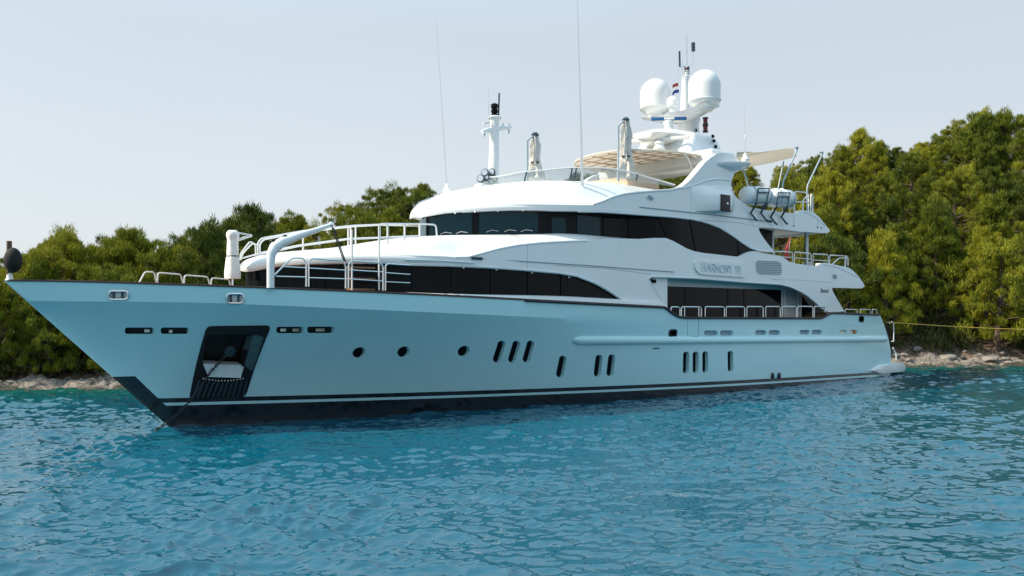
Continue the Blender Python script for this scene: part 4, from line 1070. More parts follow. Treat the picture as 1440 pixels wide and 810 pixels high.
for x0, x1, y0 in ((1064, 1082, 265), (1092, 1111, 271)):
    a, b = [on(x, y0, lv, 0.50) for x in (x0+2.5, x1)]; c, d = [on(x, y0+20, lv, 0.50) for x in (x0, x1-4)]
    mb = MB(); mb.tube([a, b, d, c, a], 0.035, 6); m1 = [tuple((p+q)/2 for p, q in zip(a, c)), tuple((p+q)/2 for p, q in zip(b, d))]
    mb.tube([tuple(a[i]*0.72+c[i]*0.28 for i in range(3)), tuple(b[i]*0.72+d[i]*0.28 for i in range(3))], 0.035, 6)
    for p in (c, d): mb.tube([p, (p[0]+0.05, p[1]-0.35, p[2]-0.45), (p[0]+0.2, p[1]-0.2, p[2]-0.75), (p[0]+0.35, p[1]-0.2, p[2]-0.8)], 0.05, 6)
    mb.build('raft_cradle', M['darkgrey'], yacht)
# furled parasols with their cantilever posts
def furled(bx, by, tx, ty, v, wid, polx, polt, label, grp):
    b = at(bx, by, v); t = at(tx, ty, v); H = t[2]-b[2]
    th = aboard('furled_parasol', (b[0], b[1], b[2]-0.1), label, 'parasol', grp); og = (b[0], b[1], b[2]-0.1)
    mb = MB(); secs = []; n = 22; rnd = random.Random(int(bx))
    for i in range(16):
        k = i/15; r = wid*(0.30+0.35*k+0.25*math.sin(k*6)**2*0.4) if k < 0.62 else wid*(0.50+0.9*(k-0.62))
        if k > 0.60 and k < 0.66: r = wid*0.42
        z = t[2]-k*H; s = []
        for j in range(n):
            a = 2*math.pi*j/n; rr = r*(0.80+0.34*math.cos(a*5+k*2.2+1.2*math.sin(k*9))+0.26*rnd.random()); s.append((b[0]+rr*math.cos(a), b[1]+rr*math.sin(a), z))
        secs.append(s)
    mb.loft(secs, closed=True, caps=True).build('cloth', M['parasol'], th, og, 60)
    zt = t[2]-0.63*H; MB().lathe([(wid*0.5, -0.03), (wid*0.54, 0), (wid*0.5, 0.03)], (b[0], b[1], zt), 16).build('tie', M['black'], th, og)
    pb = at(polx, by+2, v); pt = at(polx, polt, v)
    MB().tube([(pb[0], v, pb[2]-0.1), (pb[0], v, pt[2]), (b[0], v, t[2]+0.08)], 0.05, 8).build('post', M['grey'], th, og)
    MB().lathe([(0.16, 0), (0.18, 0.06), (0.10, 0.16)], (b[0], v, t[2]), 12).build('crown', M['darkgrey'], th, og)
furled(752.5, 251, 755, 192, -0.4, 0.43, 741.5, 198, 'smaller furled grey parasol on a bent post, left of the tall whip antenna', 'furled parasols on the sun deck')
furled(880, 250, 883, 171, 1.6, 0.46, 869.5, 177, 'taller furled grey cloth parasol with black tie, in front of the louvred canopy', 'furled parasols on the sun deck')
# white covered umbrella on the foredeck
b = at(327.5, 398, 0.3); t = at(327.5, 324, 0.3)
fu = aboard('covered_umbrella', b, 'closed umbrella under a long white cover, standing on the foredeck ahead of the deck crane', 'umbrella')
H = t[2]-b[2]; mb = MB(); secs = []
for i in range(22):
    k = i/21; r = float(np.interp(k, [0, .05, .1, .14, .16, .5, .53, .55, .9, 1], [0.13, .20, .21, .20, .17, .19, .18, .20, .26, .25])); z = t[2]-k*H*0.92; n = 16
    secs.append([(b[0]+r*(1+0.07*math.cos(5*a+k*2))*math.cos(a), b[1]+r*(1+0.07*math.cos(5*a+k*2))*math.sin(a), z) for a in [2*math.pi*j/n for j in range(n)]])
mb.loft(secs, closed=True, caps=True).build('cover', M['cover'], fu, b, 60)
MB().lathe([(0.195, -0.015), (0.205, 0), (0.195, 0.015)], (b[0], b[1], t[2]-H*0.49), 18).build('tie', M['black'], fu, b)
MB().tube([(b[0], b[1], b[2]-0.3), (b[0], b[1], t[2]-0.05)], 0.04, 8).build('pole', M['steel'], fu, b)
mb = MB(); mb.tube([at(333,327,0.3), at(354,331,0.3)], 0.03, 6); mb.tube([at(333,338,0.3), at(354,331,0.3)], 0.045, 6); mb.build('support_arm', M['pipe'], fu, b)
# anchor ball on the bow staff
b = at(13.5, 393, 0.0); ab = aboard('anchor_ball', b, 'black anchor ball shape hoisted on a short staff at the bow tip', 'anchor ball')
MB().tube([at(13,396,0), at(13,339,0)], 0.07, 8).build('staff', M['rust'], ab, b)
q = at(18.5, 366, 0.08); 
MB().ball(q, (0.235, 0.235, 0.36), 24, 16).build('ball', M['ball'], ab, b)
MB().lathe([(0.12, 0), (0.09, 0.05), (0.07, 0.2)], at(13.5,394,0), 12).build('socket', M['pipe'], ab, b)
# anchor chain
top = on(323, 494, hv, -0.3); exitp = on(297, 522, hv, 0.14); mid = on(262, 558, hv, 0.25)
wl = (at(222, 603, 1.0)); 
def links(pts, pitch, r):
    mb = MB(); P_ = [Vector(p) for p in pts]; seg = [(P_[i+1]-P_[i]).length for i in range(len(P_)-1)]; tot = sum(seg); d = 0; k = 0
    while d < tot:
        e = d; i = 0
        while i < len(seg)-1 and e > seg[i]: e -= seg[i]; i += 1
        c = P_[i]+(P_[i+1]-P_[i])*(e/seg[i]); ax = (P_[i+1]-P_[i]).normalized(); s_ = ax.cross(Vector((0, 0, 1))).normalized(); w = s_ if k % 2 == 0 else ax.cross(s_)
        ring = [c+ax*(pitch*0.68*math.cos(a))+w*(pitch*0.40*math.sin(a)) for a in [2*math.pi*j/10 for j in range(11)]]
        mb.tube(ring, r, 5, caps=False); d += pitch; k += 1
    return mb
sag = [top, exitp]+[tuple(exitp[i]+(wl[i]-exitp[i])*t-(0.22*math.sin(t*math.pi) if i == 2 else 0) for i in range(3)) for t in (0.15, .3, .45, .6, .75, .9, 1.06)]
solo(links(sag, 0.085, 0.017), 'anchor_chain', M['chain'], wl, 'dark anchor chain running from the bow pocket down into the water', 'chain')
# shade sail aft with its poles
def sail():
    n = 10; mb = MB()
    A, B, C_, D = [Vector(p) for p in (at(1036, 214, 2.6), at(1115, 208, 2.6), at(1121, 220, -2.4), at(1034, 238, -2.4))]
    B2, C2, D2 = B, C_, D; vs = []
    for i in range(n+1):
        for j in range(n+1):
            s_, t_ = i/n, j/n; p = A.lerp(B2, s_).lerp(D2.lerp(C2, s_), t_); e = 4*0.22*(s_*(1-s_)+0.6*t_*(1-t_)); pin = 0.35*(4*s_*(1-s_))
            vs.append((p.x, p.y*(1-0.10*4*s_*(1-s_)), p.z-e*0.15+0.02*math.sin(9*s_+7*t_)))
    low = [(a, b_, c-0.012) for a, b_, c in vs]; m = n+1; fs = []
    for i in range(n):
        for j in range(n):
            q_ = (i*m+j, i*m+j+1, (i+1)*m+j+1, (i+1)*m+j); fs += [q_, tuple(len(vs)+k for k in reversed(q_))]
    mb.add(vs+low, fs); return mb, A, B2
ms, A_, B_ = sail(); solo(ms, 'shade_sail', M['cream'], (A_.x, 0, A_.z), 'beige shade sail stretched aft from the radar arch over the sun deck', 'shade sail')
for k, v in (([(1100, 268), (1101, 256), (1122.5, 206.5), (1118, 208)], 3.6), ([(1135, 298), (1135, 262), (1158, 213.5), (1152, 214.5)], 3.6), ([(1094, 266), (1102, 227)], -2.0), ([(1052, 262), (1049, 249), (1043, 233)], 3.4)): hoop(k, v, 0.045, 'grey', 'sail_pole', 0.2)
pxrod([(1039, 239), (1052, 238)], 3.4, 0.02, 'sail_spreader', M['steel'])
# flags
def flag(px, py, v, w, h, n=8, lean=0.0):
    o = at(px, py, v); vs = []; 
    for i in range(n+1):
        for j in range(n+1):
            s_, t_ = i/n, j/n; vs.append((o[0]-s_*w, o[1]+0.06*math.sin(s_*7+t_*2), o[2]-t_*h-lean*s_*h+0.03*math.sin(5*s_)))
    return vs, n, o
vs, n, o = flag(953.5, 117, 0.05, 0.50, 0.50, 9, 0.35); cf = aboard('courtesy_flag', o, 'small red white and blue flag between the satellite domes', 'flag')
for k, (mat, r0, r1) in enumerate((('red', 0, 3), ('flagwhite', 3, 6), ('flagblue', 6, 9))):
    sub = []; m = n+1
    for i in range(n+1):
        for j in range(r0, r1+1): sub.append(vs[i*m+j])
    kk = r1-r0+1; fs = [(i*kk+j, i*kk+j+1, (i+1)*kk+j+1, (i+1)*kk+j) for i in range(n) for j in range(kk-1)]
    MB().add(sub, fs).build('stripe', M[mat], cf, o, 80)
eb = at(1107.5, 369, 0.0); en = aboard('ensign', eb, 'limp red ensign on a leaning staff over the upper aft deck', 'flag')
MB().tube([(eb[0]-0.3, 0, eb[2]-0.6), at(1112.5, 330, 0)], 0.03, 6).build('staff', M['tan'], en, eb)
mb = MB(); secs = []
for i in range(12):
    k = i/11; x = float(np.interp(k, [0, .5, 1], [1112, 1107, 1105.5])); y = 331+k*36; c = at(x, y, 0.05); r = float(np.interp(k, [0, .3, .6, .8, 1], [0.04, .06, .15, .18, .10]))
    secs.append([(c[0]+r*(1+.35*math.cos(3*a+4*k))*math.cos(a), c[1]+r*0.6*math.sin(a), c[2]) for a in [2*math.pi*j/10 for j in range(10)]])
mb.loft(secs, closed=True, caps=True).build('cloth', M['red'], en, eb, 70)
# deck furniture glimpsed on the upper aft deck
def chair(u, v, z, label):
    th = aboard('deck_chair', (u, v, z), label, 'chair', 'deck chairs on the upper aft deck'); og = (u, v, z)
    MB().box((u, v, z+0.42), (0.55, 0.55, 0.10), bev=0.03).build('seat', M['cover'], th, og); MB().box((u+0.27, v, z+0.75), (0.08, 0.55, 0.6), bev=0.03).build('backrest', M['cover'], th, og)
    for a in (-.24, .24):
        for b_ in (-.24, .24): MB().tube([(u+a, v+b_, z), (u+a, v+b_, z+0.4)], 0.02, 6).build('leg', M['steel'], th, og)
chair(33.2, 2.4, 5.36, 'white deck chair nearest the upper aft rail post, beside the ensign staff')
chair(34.9, 2.2, 5.36, 'white deck chair near the rounded stern rail of the upper aft deck')
tb = (34.0, 0.8, 5.36); tt = aboard('deck_table', tb, 'white table behind the stern rails of the upper aft deck', 'table')
MB().box((tb[0], tb[1], tb[2]+0.74), (1.9, 1.1, 0.06), bev=0.02).build('tabletop', M['matwhite'], tt, tb); MB().lathe([(0.35, 0), (0.3, 0.04), (0.08, 0.1), (0.08, 0.72)], tb, 16).build('pedestal', M['steel'], tt, tb)

# ------------------------------------------------------------------ land
shore = smooth_curve([(-140, 30), (-60, 37.2), (-30, 39.6), (-18, 41.2), (-10, 48), (-2, 56), (8, 60.5), (16, 60.5), (26, 57.2), (36, 58.3), (60, 62), (140, 66)], k=1200, w=4)
slope = smooth_curve([(-140, 0.10), (-35, 0.10), (-24, 0.11), (-14, 0.24), (-4, 0.36), (10, 0.40), (22, 0.46), (30, 0.54), (45, 0.60), (140, 0.6)], k=600, w=8)
def ground(x, y):
    d = y-shore(x)
    if d < 0: return max(-4.0, d*0.22)
    right = sstep(18, 30, x)
    bank = (0.26+0.40*right)*sstep(0, 2.6+0.8*right, d)
    up = slope(x)*max(0, d-2.0)
    if d > 30: up = slope(x)*28+(d-30)*slope(x)*0.18
    return bank+up+0.25*noise.noise(Vector((x*0.12, y*0.12, 3)))*sstep(1, 6, d)
def rocky(x, y):
    d = y-shore(x)
    if -3 < d < 5:
        k = sstep(-2.5, 0.3, d)*sstep(5, 2.5, d)
        n1 = noise.noise(Vector((x*0.9, y*0.9, 0))); n2 = abs(noise.noise(Vector((x*2.3, y*2.3, 5)))); n3 = noise.noise(Vector((x*5, y*5, 9)))
        return k*(0.30*n1+0.45*n2+0.12*n3)
    return 0
def land():
    xs = np.concatenate([np.linspace(-140, -36, 40), np.arange(-35.5, 50, 0.28), np.linspace(51, 140, 40)])
    ds = np.concatenate([np.linspace(-14, -2.8, 6), np.arange(-2.5, 5.2, 0.22), np.linspace(6, 34, 26), np.linspace(40, 110, 8)])
    vs = []
    for d in ds:
        for x in xs:
            y = shore(x)+d; vs.append((x, y, ground(x, y)+rocky(x, y)))
    n = len(xs); fs = [(i*n+j, i*n+j+1, (i+1)*n+j+1, (i+1)*n+j) for i in range(len(ds)-1) for j in range(n-1)]
    me = bpy.data.meshes.new('hillside'); me.from_pydata(vs, [], fs)
    at_ = me.attributes.new('shore_d', 'FLOAT', 'POINT'); at_.data.foreach_set('value', [float(d) for d in ds for _ in xs])
    for p in me.polygons: p.use_smooth = True
    m, N, Lk, p = new_mat('limestone_and_soil')
    p.inputs['Roughness'].default_value = 0.9
    a = N.new('ShaderNodeAttribute'); a.attribute_name = 'shore_d'; tc = N.new('ShaderNodeTexCoord')
    n1 = N.new('ShaderNodeTexNoise'); n1.inputs['Scale'].default_value = 0.8; n1.inputs['Detail'].default_value = 8; Lk.new(tc.outputs['Object'], n1.inputs['Vector'])
    ad = N.new('ShaderNodeMath'); ad.operation = 'MULTIPLY_ADD'; Lk.new(n1.outputs['Fac'], ad.inputs[0]); ad.inputs[1].default_value = 5.0; Lk.new(a.outputs['Fac'], ad.inputs[2])
    rp = N.new('ShaderNodeValToRGB'); mr = N.new('ShaderNodeMapRange'); mr.inputs['From Min'].default_value = 0; mr.inputs['From Max'].default_value = 10
    Lk.new(ad.outputs[0], mr.inputs['Value']); Lk.new(mr.outputs[0], rp.inputs['Fac'])
    e = rp.color_ramp.elements; e[0].position = 0.0; e[0].color = (0.05, 0.06, 0.05, 1); e[1].position = 1.0; e[1].color = (0.06, 0.045, 0.028, 1)
    for pos, c in ((0.22, (0.05, 0.042, 0.03, 1)), (0.29, (0.19, 0.165, 0.14, 1)), (0.40, (0.25, 0.225, 0.20, 1)), (0.48, (0.13, 0.085, 0.06, 1)), (0.75, (0.10, 0.07, 0.045, 1))):
        k = e.new(pos); k.color = c
    vo = N.new('ShaderNodeTexVoronoi'); vo.feature = 'DISTANCE_TO_EDGE'; vo.inputs['Scale'].default_value = 2.6; Lk.new(tc.outputs['Object'], vo.inputs['Vector'])
    cr = N.new('ShaderNodeMapRange'); cr.inputs['From Max'].default_value = 0.08; cr.inputs['To Min'].default_value = 0.35; Lk.new(vo.outputs['Distance'], cr.inputs['Value'])
    mu = N.new('ShaderNodeMix'); mu.data_type = 'RGBA'; mu.blend_type = 'MULTIPLY'; mu.inputs['Factor'].default_value = 1.0
    Lk.new(rp.outputs['Color'], mu.inputs['A']); Lk.new(cr.outputs[0], mu.inputs['B']); Lk.new(mu.outputs['Result'], p.inputs['Base Color'])
    n2 = N.new('ShaderNodeTexNoise'); n2.inputs['Scale'].default_value = 6; n2.inputs['Detail'].default_value = 8; Lk.new(tc.outputs['Object'], n2.inputs['Vector'])
    b = N.new('ShaderNodeBump'); b.inputs['Strength'].default_value = 0.8; b.inputs['Distance'].default_value = 0.15; Lk.new(n2.outputs['Fac'], b.inputs['Height']); Lk.new(b.outputs['Normal'], p.inputs['Normal'])
    me.materials.append(m); o = bpy.data.objects.new('hillside', me); col.objects.link(o); tag(o, kind='structure')
    return o
land()
M['rock'] = plain('limestone', (0.23, 0.21, 0.19), 0.9, var=0.45, vscale=2.5, bump=1.0, bscale=9)
def rock_mesh(seed):
    bm = bmesh.new(); bmesh.ops.create_icosphere(bm, subdivisions=3, radius=1)
    rn = random.Random(seed); s = Vector((rn.random()*50, rn.random()*50, rn.random()*50))
    pl = [(Vector((rn.gauss(0, 1), rn.gauss(0, 1), rn.gauss(0, 1))).normalized(), rn.uniform(0.55, 0.85)) for _ in range(9)]
    for v in bm.verts:
        c = v.co.copy()
        for nrm, d in pl:
            k = c.dot(nrm)
            if k > d: c -= nrm*(k-d)
        c += c.normalized()*0.10*noise.noise(c*2.2+s); v.co = Vector((c.x, c.y*0.8, c.z*0.62))
    me = bpy.data.meshes.new('boulder'); bm.to_mesh(me); bm.free()
    me.materials.append(M['rock'])
    for p in me.polygons: p.use_smooth = True
    me.set_sharp_from_angle(angle=R(32))
    return me
rocks = [rock_mesh(s) for s in range(6)]
rr = random.Random(5)
ordn = ['first', 'second', 'third', 'fourth', 'fifth', 'sixth', 'seventh', 'eighth', 'ninth', 'tenth', 'eleventh', 'twelfth', 'thirteenth', 'fourteenth', 'fifteenth', 'sixteenth', 'seventeenth', 'eighteenth', 'nineteenth', 'twentieth']
def ordinal(i):
    if i < 20: return ordn[i]
    t, o = divmod(i+1, 10); tens = {2: 'twent', 3: 'thirt', 4: 'fort', 5: 'fift', 6: 'sixt'}[t]
    return tens+'ieth' if o == 0 else tens+'y-'+ordn[o-1]
spots = []
for i in range(48): spots.append((26.8+i*0.31+rr.uniform(-.2, .2), rr.uniform(0.0, 3.0), rr.uniform(0.14, 0.38)))
spots.append((33.2, 1.2, 0.72)); spots.append((30.2, 1.6, 0.6)); spots.append((38.8, 1.3, 0.62))
for i in range(14): spots.append((-26.5+i*0.72+rr.uniform(-.2, .2), rr.uniform(0.1, 1.6), rr.uniform(0.14, 0.34)))
bl = {'r': [], 'l': []}
for x, d, s in spots:
    y = shore(x)+d; o = bpy.data.objects.new('boulder', rocks[rr.randrange(6)]); col.objects.link(o)
    o.location = (x, y, ground(x, y)+s*0.30); o.scale = (s*rr.uniform(.9, 1.4), s, s*rr.uniform(.7, 1.1)); o.rotation_euler = (rr.uniform(-.2, .2), rr.uniform(-.2, .2), rr.uniform(0, 6.28))
    px, py = project(o.location); bl['r' if x > 0 else 'l'].append((px, s, o))
for side, name in (('r', 'shore right of the yacht stern'), ('l', 'shore left of the yacht bow')):
    for i, (px, s, o) in enumerate(sorted(bl[side], key=lambda q: q[0])):
        w = 'big' if s > 0.6 else ('mid-sized' if s > 0.35 else 'small')
        tag(o, f'{w} pale limestone boulder on the {name}, {ordinal(i)} from the left', 'boulder', 'boulders along the waterline')

# ------------------------------------------------------------------ pines
def leaf_material(name, c0, c1, c2):
    m, N, Lk, p = new_mat(name)
    p.inputs['Roughness'].default_value = 0.6; p.inputs['Specular IOR Level'].default_value = 0.25
    g = N.new('ShaderNodeNewGeometry'); oi = N.new('ShaderNodeObjectInfo'); tc = N.new('ShaderNodeTexCoord')
    n = N.new('ShaderNodeTexNoise'); n.inputs['Scale'].default_value = 0.9; n.inputs['Detail'].default_value = 2; Lk.new(tc.outputs['Object'], n.inputs['Vector'])
    s = N.new('ShaderNodeMath'); s.operation = 'MULTIPLY_ADD'; Lk.new(g.outputs['Random Per Island'], s.inputs[0]); s.inputs[1].default_value = 0.35
    t = N.new('ShaderNodeMath'); t.operation = 'MULTIPLY_ADD'; Lk.new(oi.outputs['Random'], t.inputs[0]); t.inputs[1].default_value = 0.55; 
    q = N.new('ShaderNodeMath'); q.operation = 'MULTIPLY'; Lk.new(n.outputs['Fac'], q.inputs[0]); q.inputs[1].default_value = 0.42
    Lk.new(q.outputs[0], t.inputs[2]); Lk.new(t.outputs[0], s.inputs[2])
    rp = N.new('ShaderNodeValToRGB'); e = rp.color_ramp.elements
    e[0].position = 0.22; e[0].color = (*c0, 1); e[1].position = 1.0; e[1].color = (*c2, 1); k = e.new(0.55); k.color = (*c1, 1)
    Lk.new(s.outputs[0], rp.inputs['Fac']); Lk.new(rp.outputs['Color'], p.inputs['Base Color'])
    tr = N.new('ShaderNodeBsdfTranslucent'); Lk.new(rp.outputs['Color'], tr.inputs['Color'])
    mx = N.new('ShaderNodeMixShader'); mx.inputs['Fac'].default_value = 0.18
    out = N['Material Output']; Lk.new(p.outputs[0], mx.inputs[1]); Lk.new(tr.outputs[0], mx.inputs[2]); Lk.new(mx.outputs[0], out.inputs['Surface'])
    return m
M['needles'] = leaf_material('pine_needles', (0.016, 0.036, 0.008), (0.112, 0.142, 0.010), (0.310, 0.298, 0.018))
M['maquis'] = leaf_material('maquis_leaves', (0.018, 0.030, 0.010), (0.045, 0.058, 0.014), (0.10, 0.10, 0.03))
M['bark'] = plain('pine_bark', (0.11, 0.075, 0.055), 0.9, var=0.4, vscale=8, bump=0.8, bscale=14)

def leaves_mesh(name, clumps, per, rng, mat, ll=0.21, lw=0.028):
    """many small needle-tuft blades spread through the given clumps (x, y, z, radius)"""
    C_ = np.array(clumps); n = len(C_)*per
    idx = np.repeat(np.arange(len(C_)), per)
    d = rng.normal(size=(n, 3)); d /= np.linalg.norm(d, axis=1)[:, None]
    d[:, 2] = np.where(d[:, 2] < -0.35, -d[:, 2]*0.6, d[:, 2])
    rad = C_[idx, 3]*np.cbrt(rng.uniform(0.40, 1.0, n)); lump = 1+0.32*np.sin(d[:, 0]*7+idx)*np.cos(d[:, 1]*6+idx*1.7)
    pos = C_[idx, :3]+d*(rad*lump)[:, None]*np.array([0.88, 0.88, 1.2])
    ax = d*0.42+rng.normal(size=(n, 3))*0.32; ax[:, 2] += 0.95; ax /= np.linalg.norm(ax, axis=1)[:, None]
    sd_ = np.cross(ax, d+rng.normal(size=(n, 3))*0.25); sd_ /= np.linalg.norm(sd_, axis=1)[:, None]
    L_ = ll*rng.uniform(0.6, 1.3, n)[:, None]; W_ = lw*rng.uniform(0.7, 1.3, n)[:, None]
    v = np.empty((n, 4, 3)); v[:, 0] = pos-sd_*W_*0.5; v[:, 1] = pos+sd_*W_*0.5; v[:, 2] = pos+ax*L_+sd_*W_*0.32; v[:, 3] = pos+ax*L_-sd_*W_*0.32
    me = bpy.data.meshes.new(name); me.vertices.add(n*4); me.vertices.foreach_set('co', v.reshape(-1))
    me.loops.add(n*4); me.loops.foreach_set('vertex_index', np.arange(n*4, dtype=np.int32))
    me.polygons.add(n); me.polygons.foreach_set('loop_start', np.arange(0, n*4, 4, dtype=np.int32)); me.polygons.foreach_set('loop_total', np.full(n, 4, dtype=np.int32))
    me.update(calc_edges=True); me.materials.append(mat)
    return me
def tree_proto(seed, Hh, Wd, shape, nclump, base):
    """pine of height Hh, crown half-width Wd; base = height fraction where the crown starts"""
    rn = random.Random(seed); rng = np.random.default_rng(seed)
    trunk = MB(); bend = [rn.uniform(-.5, .5), rn.uniform(-.4, .4)]
    ctr = lambda k: Vector((bend[0]*math.sin(k*2.4)*Wd*0.35, bend[1]*math.sin(k*2.0+0.4)*Wd*0.3-bend[1]*math.sin(0.4)*Wd*0.3, k*Hh))
    rt = Hh*0.024
    trunk.tube([ctr(i/10*0.94) for i in range(11)], [rt*(1.25-1.1*i/10)+0.012 for i in range(11)], 8)
    clumps = []; lob = [(rn.uniform(0, 6.28), rn.uniform(0.6, 1.25)) for _ in range(7)]
    def env(k, a):      # crown half-width at crown fraction k and bearing a
        if shape == 'dome': w = math.sin(math.pi*min(1, 0.22+0.78*k))**0.65
        elif shape == 'cone': w = (1-k)**0.7*0.98+0.08 if k > 0.15 else 0.6+2.4*k
        elif shape == 'umbrella': w = 0.45+0.75*k if k < 0.7 else 0.97*math.sqrt(max(0.05, 1-((k-0.7)/0.34)**2))
        else: w = math.sin(math.pi*min(1, 0.15+0.82*k))**0.5
        f = 1.0
        for la, ls in lob: f += 0.22*(ls-0.9)*math.cos((a-la)*1.0+k*2)+0.22*(ls-0.9)*math.cos(3*(a-la)+k*9)
        return Wd*max(0.12, w)*f
    nb = nclump//3
    for i in range(nb):
        k = (i+rn.random())/nb; k = k**0.9; a = i*2.39996+rn.uniform(-.5, .5); w = env(k, a)*rn.uniform(0.72, 1.08)
        zc = Hh*(base+(1-base)*k*0.97); root = ctr(clamp((zc/Hh)-0.10-0.05*rn.random(), 0.05, 0.93)); tip = Vector((root.x+w*math.cos(a), root.y+w*math.sin(a), zc-0.12*w+rn.uniform(-.2, .25)))
        midp = root.lerp(tip, 0.55)+Vector((0, 0, -0.06*w)); 
        trunk.tube([root, midp, tip], [rt*0.42*(1.1-k*0.7), rt*0.25*(1.1-k*0.7), 0.012], 5)
        cr_ = (0.25+0.16*rn.random())*(Wd/2.6)**0.5
        for s_, ex in ((1.0, 1.0), (0.68, 1.0), (0.42, 0.9)):
            p = root.lerp(tip, s_); j = 0.30*Wd*0.5
            clumps.append((p.x+rn.uniform(-j, j), p.y+rn.uniform(-j, j), p.z+rn.uniform(-.05, .35), cr_*ex*rn.uniform(0.75, 1.35)*(1.18 if s_ == 1.0 else 0.9)))
    for i in range(int(nclump*0.85)):
        k = rn.random()**0.85; a = rn.uniform(0, 6.28); w = env(k, a)*math.sqrt(rn.uniform(0.35, 1.28)); c0 = ctr(base+(1-base)*k*0.96)
        clumps.append((c0.x+w*math.cos(a), c0.y+w*math.sin(a), Hh*(base+(1-base)*k*0.97)+rn.uniform(-.15, .2), rn.uniform(0.16, 0.36)*(Wd/2.6)**0.5))
    top = ctr(0.96); clumps.append((top.x, top.y, Hh*0.955, 0.34)); clumps.append((top.x+.1, top.y, Hh*0.90, 0.42))
    crown = leaves_mesh('crown', clumps, 165, rng, M['needles'])
    root_o = bpy.data.objects.new('pine_tree', None); col.objects.link(root_o)
    tr_o = trunk.build('trunk', M['bark'], root_o, world=True, smooth=60)
    c_o = bpy.data.objects.new('crown', crown); col.objects.link(c_o); c_o.parent = root_o
    return root_o
PROTO = [(tree_proto(1, 7.0, 2.5, 'dome', 84, 0.30), 7.0, 'round-headed'), (tree_proto(2, 8.0, 2.2, 'cone', 90, 0.12), 8.0, 'pointed'), (tree_proto(3, 7.5, 2.9, 'umbrella', 90, 0.42), 7.5, 'flat-topped'),
         (tree_proto(4, 6.5, 2.5, 'full', 96, 0.08), 6.5, 'bushy'), (tree_proto(5, 8.5, 2.8, 'dome', 105, 0.25), 8.5, 'broad'), (tree_proto(6, 6.0, 1.9, 'cone', 66, 0.06), 6.0, 'slender')]
used = set()
skyl = lerp([(-200, 400), (0, 378), (40, 352), (62, 338), (90, 333), (118, 345), (135, 355), (160, 335), (185, 329), (205, 338), (235, 333), (262, 330), (290, 313), (315, 318), (345, 297), (372, 300), (400, 308), (440, 292), (470, 288), (505, 292), (530, 275), (560, 266), (600, 261), (640, 276), (690, 268), (760, 255), (860, 246), (960, 238), (1040, 232), (1100, 240), (1130, 216), (1160, 226), (1185, 208), (1210, 188), (1238, 200), (1262, 210), (1300, 205), (1335, 184), (1370, 168), (1400, 154), (1425, 158), (1445, 168), (1600, 150)])
tr = random.Random(21); recs = []
rowname = ['at the water\'s edge', 'in the second row above the shore', 'in the third row up the slope', 'halfway up the slope', 'high on the slope', 'on the ridge']
def plant(x, d, row, h=None, var=None, sxy=1.0, clampsky=True):
    y = shore(x)+d; g = ground(x, y)-0.08; px = CX+FPX*x/y
    allow = CAM_H+(CY-skyl(px))/FPX*y-g
    hh = h if h else tr.uniform(5.0, 8.2)
    if row >= 4 and not h: hh = allow*tr.uniform(0.90, 1.02) if allow < 10.5 else tr.uniform(7.5, 9.5)
    if clampsky: hh = min(hh, allow*(tr.uniform(0.80, 1.04) if h is None else 1.0) if row < 4 else allow*tr.uniform(0.93, 1.05))
    if hh < 2.6: return
    if hh > 11: hh = 11
    k = var if var is not None else (tr.choice((1, 3, 5, 3)) if row == 0 else tr.randrange(6))
    root, ph, kind = PROTO[k]
    o = root if k not in used else copy_tree(root); used.add(k)
    s = hh/ph; o.location = (x, y, g); o.scale = (s*sxy*tr.uniform(.92, 1.15), s*sxy*tr.uniform(.92, 1.15), s); o.rotation_euler = (0, 0, tr.uniform(0, 6.28))
    recs.append([row, px, hh, kind, o])
for row, (d0, sp) in enumerate(((2.7, 3.0), (6.4, 3.3), (11.0, 3.6), (16.0, 3.9), (22.0, 3.6), (28.0, 3.1))):
    x = -42.0
    while x < 56:
        xx = x+tr.uniform(-.8, .8); d = d0+tr.uniform(-1.0, 1.0); y = shore(xx)+d; px = CX+FPX*xx/y
        hidden = 330 < px < 1120 and row < 2
        off = px < -120 or px > 1580
        thin = row < 2 and xx > 18 and tr.random() < 0.42
        if not hidden and not off and not thin: plant(xx, d, row)
        x += sp*tr.uniform(0.8, 1.2)
# trees that stand out in the photograph
for px, d, h, v in ((88, 5.0, None, 4), (70, 2.6, 4.6, 3), (345, 9, None, 0), (182, 6, None, 0), (560, 21, None, 2), (1210, 26, None, 5), (1240, 27, None, 1), (1263, 27, None, 0), (1190, 27, None, 1), (1300, 28, None, 3), (1385, 27, None, 4), (1285, 19, 7.5, 0), (1250, 3.6, 8.0, 1), (1318, 6.0, 9.0, 1), (1390, 4.0, 8.0, 1), (1345, 13, 8.5, 4), (1155, 8.0, 8.5, 1), (1165, 13, 9, 4)):
    y = 50.0
    for _ in range(20): x = (px-CX)/FPX*y; y = shore(x)+d
    row = int(np.argmin([abs(d-q) for q in (3.4, 6.8, 11, 16, 22, 28)])); plant(x, d, row, h if h else 20, v)
for row in range(6):
    rs = sorted([q for q in recs if q[0] == row], key=lambda q: q[1])
    for i, q in enumerate(rs):
        size = 'tall' if q[2] > 7.6 else ('low' if q[2] < 5 else 'mid-height')
        tag(q[4], f'{size} {q[3]} green pine {rowname[row]}, {ordinal(i)} from the left', 'tree', 'pines on the hillside')
for k, (root, ph, kind) in enumerate(PROTO):
    if k not in used:
        for c in list(root.children): bpy.data.objects.remove(c)
        bpy.data.objects.remove(root)
